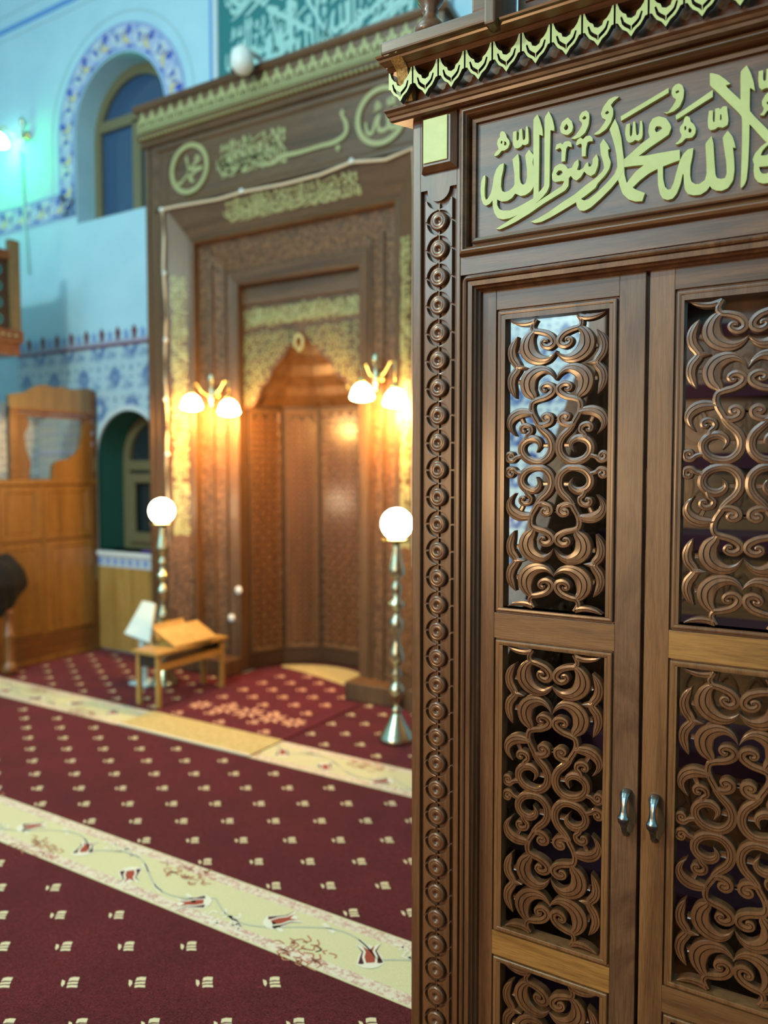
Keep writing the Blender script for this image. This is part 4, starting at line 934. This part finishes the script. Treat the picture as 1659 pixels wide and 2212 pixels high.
# rope light strung round the niche
rp = thing('rope_light', 'pale rope light strung on clips along the lettered niche frame', 'rope light')
pts = [(-4.56+.012*math.sin(k*1.7), MY-.022, .95+k*.215) for k in range(12)] + [(-4.575, MY-.022, 3.50), (-4.56, MY-.022, 3.53)]
top = [(-4.4, 3.525), (-4.2, 3.515), (-4.0, 3.505), (-3.78, 3.515), (-3.4, 3.50), (-3.1, 3.505), (-2.85, 3.535), (-2.6, 3.50), (-2.4, 3.53)]
pts += [(a, MY-.024, b) for a, b in top] + [(-2.39, MY-.022, 3.2), (-2.40, MY-.022, 2.0), (-2.39, MY-.022, .95)]
G().tube(pts, .009, 8).build('tube', M['rope'], rp, True)
for x, z in ((-4.575, 3.525), (-4.555, 3.05), (-4.55, 2.55), (-4.56, 2.10), (-4.55, 1.68), (-3.78, 3.52), (-2.85, 3.54)):
    G().lathe((x, MY-.020, z), [(.013, -.004), (.018, .006), (.018, .014), (.010, .022)], 12, 'y').build('clip', M['white'], rp, True)
# ================================================================== LAMPS
def sconce(plate_p, ends, label, m_shade, energy, color, group=None, down=True):
    t = thing('wall_sconce', label, 'sconce', group); x, y, z = plate_p
    G().lathe((x, y, z), [(.045, 0), (.050, .008), (.035, .018), (.020, .03), (.010, .034)], 20, 'y').build('back_plate', M['brass'], t, True)
    G().lathe((x, y-.05, z-.10), [(.004, 0), (.012, .012), (.007, .03), (.018, .05), (.022, .075), (.012, .10), (.016, .13), (.007, .16), (.020, .19), (.026, .215), (.018, .24), (.004, .26)], 16).build('finial_stem', M['brass_pale'], t, True)
    for ex, ey, ez in ends:
        mx, my = (x+ex)/2, (y-.05+ey)/2
        G().tube([(x, y-.05, z), ((x*2+mx)/3, (y*2+my)/3-.03, z-.02), (mx, my, z+.02), ((mx+ex)/2, (my+ey)/2, z+.075), (ex, ey, z+.07), (ex, ey, ez+.085)], .007, 8).build('arm', M['brass'], t, True)
        G().lathe((ex, ey, ez+.055), [(.012, .045), (.024, .03), (.028, .0)], 16).build('lamp_holder', M['brass'], t, True)
        s = G().lathe((ex, ey, ez), [(.026, .055), (.040, .048), (.060, .025), (.072, -.01), (.080, -.032), (.070, -.048), (.03, -.058), (.01, -.059)], 24).build('lamp_shade', m_shade, t, True)
        if energy:
            l = light('bulb_light', 'POINT', (ex, ey-.02, ez-.10), energy, color, .04); l.parent = t
    return t
WARM = (1.0, .46, .11)
sconce((-4.19, MY+.13, 2.13), [(-4.265, 4.27, 2.06), (-3.925, 4.30, 2.01)], 'lit brass two-arm sconce on the left of the prayer niche', M['glass_sconce'], 46, WARM, 'niche sconces')
sconce((-2.735, MY+.13, 2.17), [(-2.765, 4.28, 2.06), (-2.515, 4.28, 2.01)], 'lit brass two-arm sconce on the right of the prayer niche', M['glass_sconce'], 46, WARM, 'niche sconces')
sconce((-6.52, WY, 4.57), [(-6.72, 4.38, 4.53)], 'green glowing sconce beside the upper arched window', M['glass_green'], 20, (.005, 1.0, .14))
cb = G().tube([(-6.60, WY-.02, 4.45), (-6.59, WY-.015, 4.2), (-6.57, WY-.015, 3.8), (-6.52, WY-.02, 3.35)], .012, 8).build('hanging_cable', M['cyan_cable'], None, True)
tag(cb, 'cyan rope light cable hanging down the blue wall below the green sconce', 'cable')
def floor_lamp(x, y, top, label):
    t = thing('globe_floor_lamp', label, 'floor lamp', 'globe lamps flanking the niche'); k = top/1.16
    z0 = .005
    prof_s = [(.100, 0), (.104, .012), (.098, .03), (.075, .07), (.050, .11), (.030, .15), (.020, .17)]
    G().lathe((x, y, z0), prof_s, 28).build('base', M['brass_pale'], t, True)
    st = [(.020, .16), (.024, .18), (.012, .195), (.014, .22), (.026, .25), (.034, .285), (.030, .315), (.012, .335), (.018, .36), (.024, .39), (.014, .41), (.020, .44), (.034, .47), (.026, .52), (.016, .56), (.014, .60), (.028, .65), (.030, .69), (.014, .715), (.012, .745), (.034, .775), (.036, .79), (.014, .81), (.022, .86), (.024, .885), (.012, .91), (.014, .93), (.036, .955), (.034, .985), (.022, 1.05), (.016, 1.10), (.016, 1.135)]
    G().lathe((x, y, z0), [(r*1.32, h*k) for r, h in st], 20).build('stem', M['brass_pale'], t, True)
    G().lathe((x, y, z0+1.13*k), [(.015, 0), (.070, .008), (.088, .016), (.088, .022), (.02, .026)], 28).build('plate', M['brass'], t, True)
    zc = z0+1.15*k+.088; r = .088
    G().lathe((x, y, zc), [(r*math.sin(PI*i/16)+.0005, -r*math.cos(PI*i/16)) for i in range(17)], 28).build('globe', M['glass_lamp'], t, True)
    l = light('globe_light', 'POINT', (x, y-.0, zc), 17, (1.0, .62, .27), .095); l.parent = t
floor_lamp(-2.242, 3.83, 1.17, 'tall brass candlestick lamp with lit globe right of the prayer niche')
floor_lamp(-4.262, 3.96, 1.185, 'tall brass candlestick lamp with lit globe behind the low table')
# ================================================================== TABLE AND STANDS
tb = thing('low_table', 'narrow low wooden table standing on the carpet left of the niche', 'table')
tx0, tx1, ty0, ty1, tz = -4.075, -3.865, 3.54, 4.16, .372
G().box(tx0-.02, tx1+.02, ty0-.02, ty1+.02, tz-.022, tz, .004).build('table_top', M['oak_lite'], tb)
for x in (tx0, tx1-.03):
    for y in (ty0, ty1-.03): G().box(x, x+.03, y, y+.03, .005, tz-.02, .003).build('leg', M['oak_lite'], tb)
G().box(tx0+.02, tx1-.02, ty0+.02, ty1-.02, tz-.10, tz-.088).build('shelf', M['oak_lite'], tb)
for y in (ty0, ty1-.02): G().box(tx0+.02, tx1-.02, y+.004, y+.018, tz-.105, tz-.02).build('apron', M['dark'], tb)
for x in (tx0+.003, tx1-.018): G().box(x, x+.014, ty0+.03, ty1-.03, tz-.125, tz-.085).build('side_rail', M['oak_lite'], tb)
bk = thing('book_rest', 'open folding wooden book rest lying on the low table', 'book rest')
def slab(name, pts, th, m, par):
    vs = [tuple(p) for p in pts] + [(x, y, z-th) for x, y, z in pts]; n = len(pts)
    return mesh(name, vs, [tuple(range(n)), tuple(range(2*n-1, n-1, -1))] + [(i, (i+1) % n, n+(i+1) % n, n+i) for i in range(n)], m, par)
slab('wing', [(-4.065, 3.70, .475), (-3.99, 4.02, .50), (-3.80, 4.02, .405), (-3.875, 3.70, .385)], .016, M['oak_lite'], bk)
slab('wing', [(-4.13, 3.74, .50), (-4.09, 3.98, .51), (-4.00, 3.98, .415), (-4.05, 3.70, .395)], .016, M['oak_lite'], bk)
G().box(-4.04, -3.90, 3.72, 3.96, tz, tz+.02, .003).build('foot', M['oak_lite'], bk)
wsd = thing('white_stand', 'white slanted reading stand behind the low table', 'stand')
R_ = Matrix.Rotation(-.45, 3, 'X') @ Matrix.Rotation(0, 3, 'Z')
def ws_pt(px, py, Y): a = on_y(px, py, Y); return (a[0], Y, a[1])
c1 = [ws_pt(268, 1368, 3.84), ws_pt(322, 1388, 3.84), ws_pt(334, 1303, 4.06), ws_pt(308, 1297, 4.06)]
vs = c1 + [(x, y+.02, z-.02) for x, y, z in c1]
mesh('desk_plate', vs, [(0, 1, 2, 3), (7, 6, 5, 4), (0, 4, 5, 1), (1, 5, 6, 2), (2, 6, 7, 3), (3, 7, 4, 0)], M['white_cyan_lit'], wsd, bevel=.004)
sx = (c1[0][0]+c1[1][0])/2
G().box(sx-.02, sx+.02, 3.88, 3.92, .02, .39, .004).build('post', M['white_cyan_lit'], wsd)
G().box(sx-.09, sx+.09, 3.84, 4.00, .006, .024, .004).build('foot', M['white_cyan_lit'], wsd)
# small fittings on the niche jamb
for (px, py, nm) in ((515, 1275, 'round white light switch on the niche jamb'), (500, 1335, 'white socket below the switch on the niche jamb')):
    a = on_y(px, py, MY+.17)
    sw = thing('wall_switch', nm, 'switch')
    G().lathe((a[0], MY+.175, a[1]), [(.030, -.004), (.030, .008), (.024, .012)], 20, 'y').build('cover', M['white'], sw, True)
    G().lathe((a[0], MY+.165, a[1]), [(.014, 0), (.014, .006), (.010, .008)], 14, 'y').build('rocker', M['white'], sw, True)
# ================================================================== WALL PANEL, DOME
tp = thing('lettered_wall_panel', 'teal panel covered in pale calligraphy above the prayer niche', 'wall panel')
G().box(-4.175, -2.30, WY-.03, WY-.001, 4.30, 5.75, .004).build('backing', M['teal'], tp)
G().rect_sweep(front(WY-.02), -4.225, -2.25, 4.25, 5.80, [(0, -.018), (0, .022), (.05, .022), (.052, .008)]).build('frame', M['t_white'], tp)
TP = front(WY-.031)
for r_ in range(3):
    for c in range(2):
        x0 = -4.12+c*.90; z0 = 4.36+r_*.46
        phrase(TP, x0, x0+.93, z0, z0+.50, M['teal_text'], 'calligraphy', tp, h=.004+.001*r_)
        phrase(TP, x0+.1, x0+.80, z0+.1, z0+.50, M['teal_text'], 'calligraphy', tp, [9, 10] if c else [20, 13], h=.006)
dm = thing('dome_camera', 'small white dome on top of the niche cornice', 'camera')
G().box(-3.64, -3.60, MY-.20, MY+.05, 4.385, 4.40, .004).box(-3.66, -3.58, MY+.0, MY+.05, 4.318, 4.39, .004).build('mount', M['white'], dm)
G().lathe((-3.62, MY-.19, 4.295), [(.002, -.085), (.045, -.072), (.07, -.04), (.078, 0), (.07, .05), (.05, .08), (.02, .095)], 24).build('dome', M['white'], dm, True)
G().box(-3.85, -3.79, MY-.05, MY+.0, 4.317, 4.38, .006).build('lens_block', M['black'], dm)
# ================================================================== PREACHER'S CHAIR AT THE LEFT
kc = thing('preacher_chair', 'tall golden oak preacher seat with a scalloped crown beside the left wall', 'preacher seat'); kc.location.z = .001
KX = -5.63
def KP(a, b, h=0): return (KX+h, a, b)                       # faces +X; a = Y, b = Z
G().box(-6.45, KX-.012, 3.15, 4.50, .006, 1.47).build('body', M['oak_d'], kc)
G().box(-6.45, KX+.012, 3.13, 4.50, .006, .045, .004).build('skirting', M['oak'], kc)
G().box(KX-.03, KX+.004, 3.15, 4.50, .04, .22, .003).build('plinth_board', M['oak_d'], kc)
G().box(-6.45, KX+.012, 3.13, 4.50, 1.44, 1.485, .006).build('seat_rim', M['oak'], kc)
for y0, y1 in ((3.16, 3.56), (3.60, 3.955), (3.985, 4.44)):
    for z0, z1 in ((.24, .98), (1.00, 1.43)):
        G().rect_sweep(KP, y0, y1, z0, z1, [(0, -.02), (0, .0), (.05, .0), (.056, -.008), (.07, -.008), (.075, -.004)]).build('panel', M['oak'], kc)
        G().box(KX-.02, KX-.004, y0+.06, y1-.06, z0+.06, z1-.06).build('panel_field', M['oak'], kc)
for y in (3.955, 3.56): G().box(KX-.02, KX+.003, y-.005, y+.035, .22, 1.44, .002).build('stile', M['oak'], kc)
G().box(KX-.02, KX+.006, 4.44, 4.50, .04, 2.24, .004).build('corner_post', M['oak_d'], kc)
for z in (.62, 1.55): G().box(KX+.004, KX+.012, 4.462, 4.485, z, z+.12).build('hinge', M['bronze'], kc)
# frame above the seat: posts, scalloped crown, curved bracket
G().box(KX-.05, KX, 3.70, 3.775, 1.48, 2.05, .005).build('post', M['oak_d'], kc)
cr_o = [(3.70, 2.02), (3.70, 2.14), (3.76, 2.155), (3.84, 2.17), (3.88, 2.20), (3.95, 2.235), (4.03, 2.245), (4.10, 2.23), (4.17, 2.245), (4.24, 2.23), (4.31, 2.235), (4.40, 2.25), (4.45, 2.255), (4.45, 2.02)]
crn = G().plate(KP, cr_o, [], 0, -.045).build('crown', M['bronze_wood'], kc)
G().box(KX-.05, KX+.016, 3.70, 4.45, 2.02, 2.045, .004).box(KX-.05, KX+.010, 3.70, 4.45, 1.985, 2.01, .004).build('crown_moulding', M['oak_d'], kc)
brk = [(4.45, 1.48), (4.45, 2.0), (4.38, 2.0), (4.37, 1.86), (4.34, 1.76), (4.30, 1.70), (4.22, 1.65), (4.12, 1.635), (4.08, 1.60), (4.07, 1.48)]
G().plate(KP, brk, [], -.004, -.045).build('bracket', M['oak'], kc)
brk2 = [(3.77, 1.48), (3.77, 2.0), (3.85, 2.0), (3.87, 1.92), (3.83, 1.84), (3.84, 1.72), (3.88, 1.62), (3.86, 1.48)]
G().plate(KP, brk2, [], -.006, -.045).build('bracket', M['mih'], kc)
bp = G().box(-6.42, -6.38, 3.3, 4.50, 1.48, 2.15).build('back_panel', M['plaster_back'], kc)
sp_ = G().box(-6.40, KX-.06, 4.455, 4.49, 1.48, 2.02).build('side_lining', M['lining'], kc)
G().box(-6.40, KX-.06, 4.445, 4.456, 1.70, 1.735).build('lining_band', M['t_lav'], kc)
gg = G()
for i in range(9):
    for j in range(6):
        x, z = -6.33+i*.085, 1.53+j*.085
        gg.ribbon(front(4.455), [(x+.034*(1-.12*k)*math.cos(i+j+k*.8), z+.034*(1-.12*k)*math.sin(i+j+k*.8), .006) for k in range(7)], [(-1, 0), (-.7, .006), (.7, .006), (1, 0)], 2)
gg.build('lining_carving', M['t_lav'], sp_)['kind'] = 'stuff'
gg = G()
rq = random.Random(5)
for i in range(14):
    for j in range(8):
        y, z = 3.42+i*.078, 1.52+j*.075
        a0 = rq.uniform(0, 6.3); gg.ribbon(lambda a, b, h=0: (-6.38+h, a, b), [(y+.03*(1-.12*k)*math.cos(a0+k*.8), z+.03*(1-.12*k)*math.sin(a0+k*.8), .005) for k in range(7)], [(-1, 0), (-.7, .008), (.7, .008), (1, 0)], 2)
gg.build('back_carving', M['t_lav'], bp)['kind'] = 'stuff'
pg = thing('newel_post', 'short turned wooden post at the foot of the preacher seat', 'post')
nx, ny = -5.50, 3.567
G().lathe((nx, ny, .006), [(.055, 0), (.055, .07), (.040, .085), (.036, .11), (.036, .27), (.042, .285), (.042, .31), (.034, .32), (.034, .40), (.028, .42), (.036, .44), (.040, .465), (.034, .49), (.012, .505)], 20).build('turned_shaft', M['wood_warm_v'], pg, True)
# dark cloth bundle hung beside the post
cl = []
bm = bmesh.new(); bmesh.ops.create_icosphere(bm, subdivisions=4, radius=1)
rq = random.Random(9)
for v in bm.verts:
    n = v.co.normalized(); w_ = 1+.06*math.sin(7*n.x+3*n.z)+.05*math.sin(9*n.y+5*n.z)+.03*math.sin(15*n.z+8*n.x)
    tz_ = n.z; taper = .30+.70*min(1, max(0, (tz_+1)/1.15))**.8 if tz_ < .15 else 1.0
    v.co = (n.x*.14*w_*taper, n.y*.20*w_*taper, n.z*.225*w_)
me = bpy.data.meshes.new('hanging_cloth'); bm.to_mesh(me); bm.free()
for p in me.polygons: p.use_smooth = True
me.materials.append(M['black']); ck = bpy.data.objects.new('hanging_cloth', me); COL.objects.link(ck); ck.location = (-5.44, 3.47, .70)
tag(ck, 'black cloth bundle hanging above the turned post at the left edge', 'cloth')
# hanging wooden balcony, top left
bl = thing('wooden_balcony', 'small dark carved wooden balcony on the left wall', 'balcony')
BX = -5.72
def BP(a, b, h=0): return (BX+h, a, b)
G().box(-7.0, BX+.02, 3.05, 3.89, 2.56, 2.66, .01).build('floor_moulding', M['wood_h'], bl)
G().box(-7.0, BX-.0, 3.10, 3.87, 2.46, 2.57, .01).build('bracket_board', M['wood_h'], bl)
G().box(-7.0, BX-.02, 3.12, 3.80, 2.66, 3.22).build('carved_side', M['dark'], bl)
G().box(BX-.05, BX+.005, 3.79, 3.88, 2.64, 3.36, .006).build('corner_post', M['bronze_wood'], bl)
G().box(BX-.03, BX+.003, 3.10, 3.80, 3.20, 3.27, .006).build('top_rail', M['wood_h'], bl)
g = G()
for i in range(6):
    for j in range(4):
        y, z = 3.16+i*.105, 2.74+j*.125
        g.ribbon(lambda a, b, h=0: (BX-.02+h, a, b), [(y+.05*(1-.12*k)*math.cos(i+k*.8), z+.05*(1-.12*k)*math.sin(i+k*.8), .008) for k in range(7)], [(-1, 0), (-.7, .01), (.7, .01), (1, 0)], 3)
g.build('carving', M['teal'], bl)['kind'] = 'stuff'  # teal colour stands in for greenish highlights on the dark wood
gb = G()
for k in range(14): gb.lathe((BX+.022, 3.10+k*.055, 2.61), [(.014, -.005), (.014, .004), (.006, .010)], 8, 'z')
gb.build('gilt_row', M['mih_gold'], bl)
pc = G().box(-5.10, -4.86, WY-.03, WY+.10, .869, .895, .01).build('folded_cloth', M['purple'])
tag(pc, 'purple folded cloth on the white window sill', 'cloth')
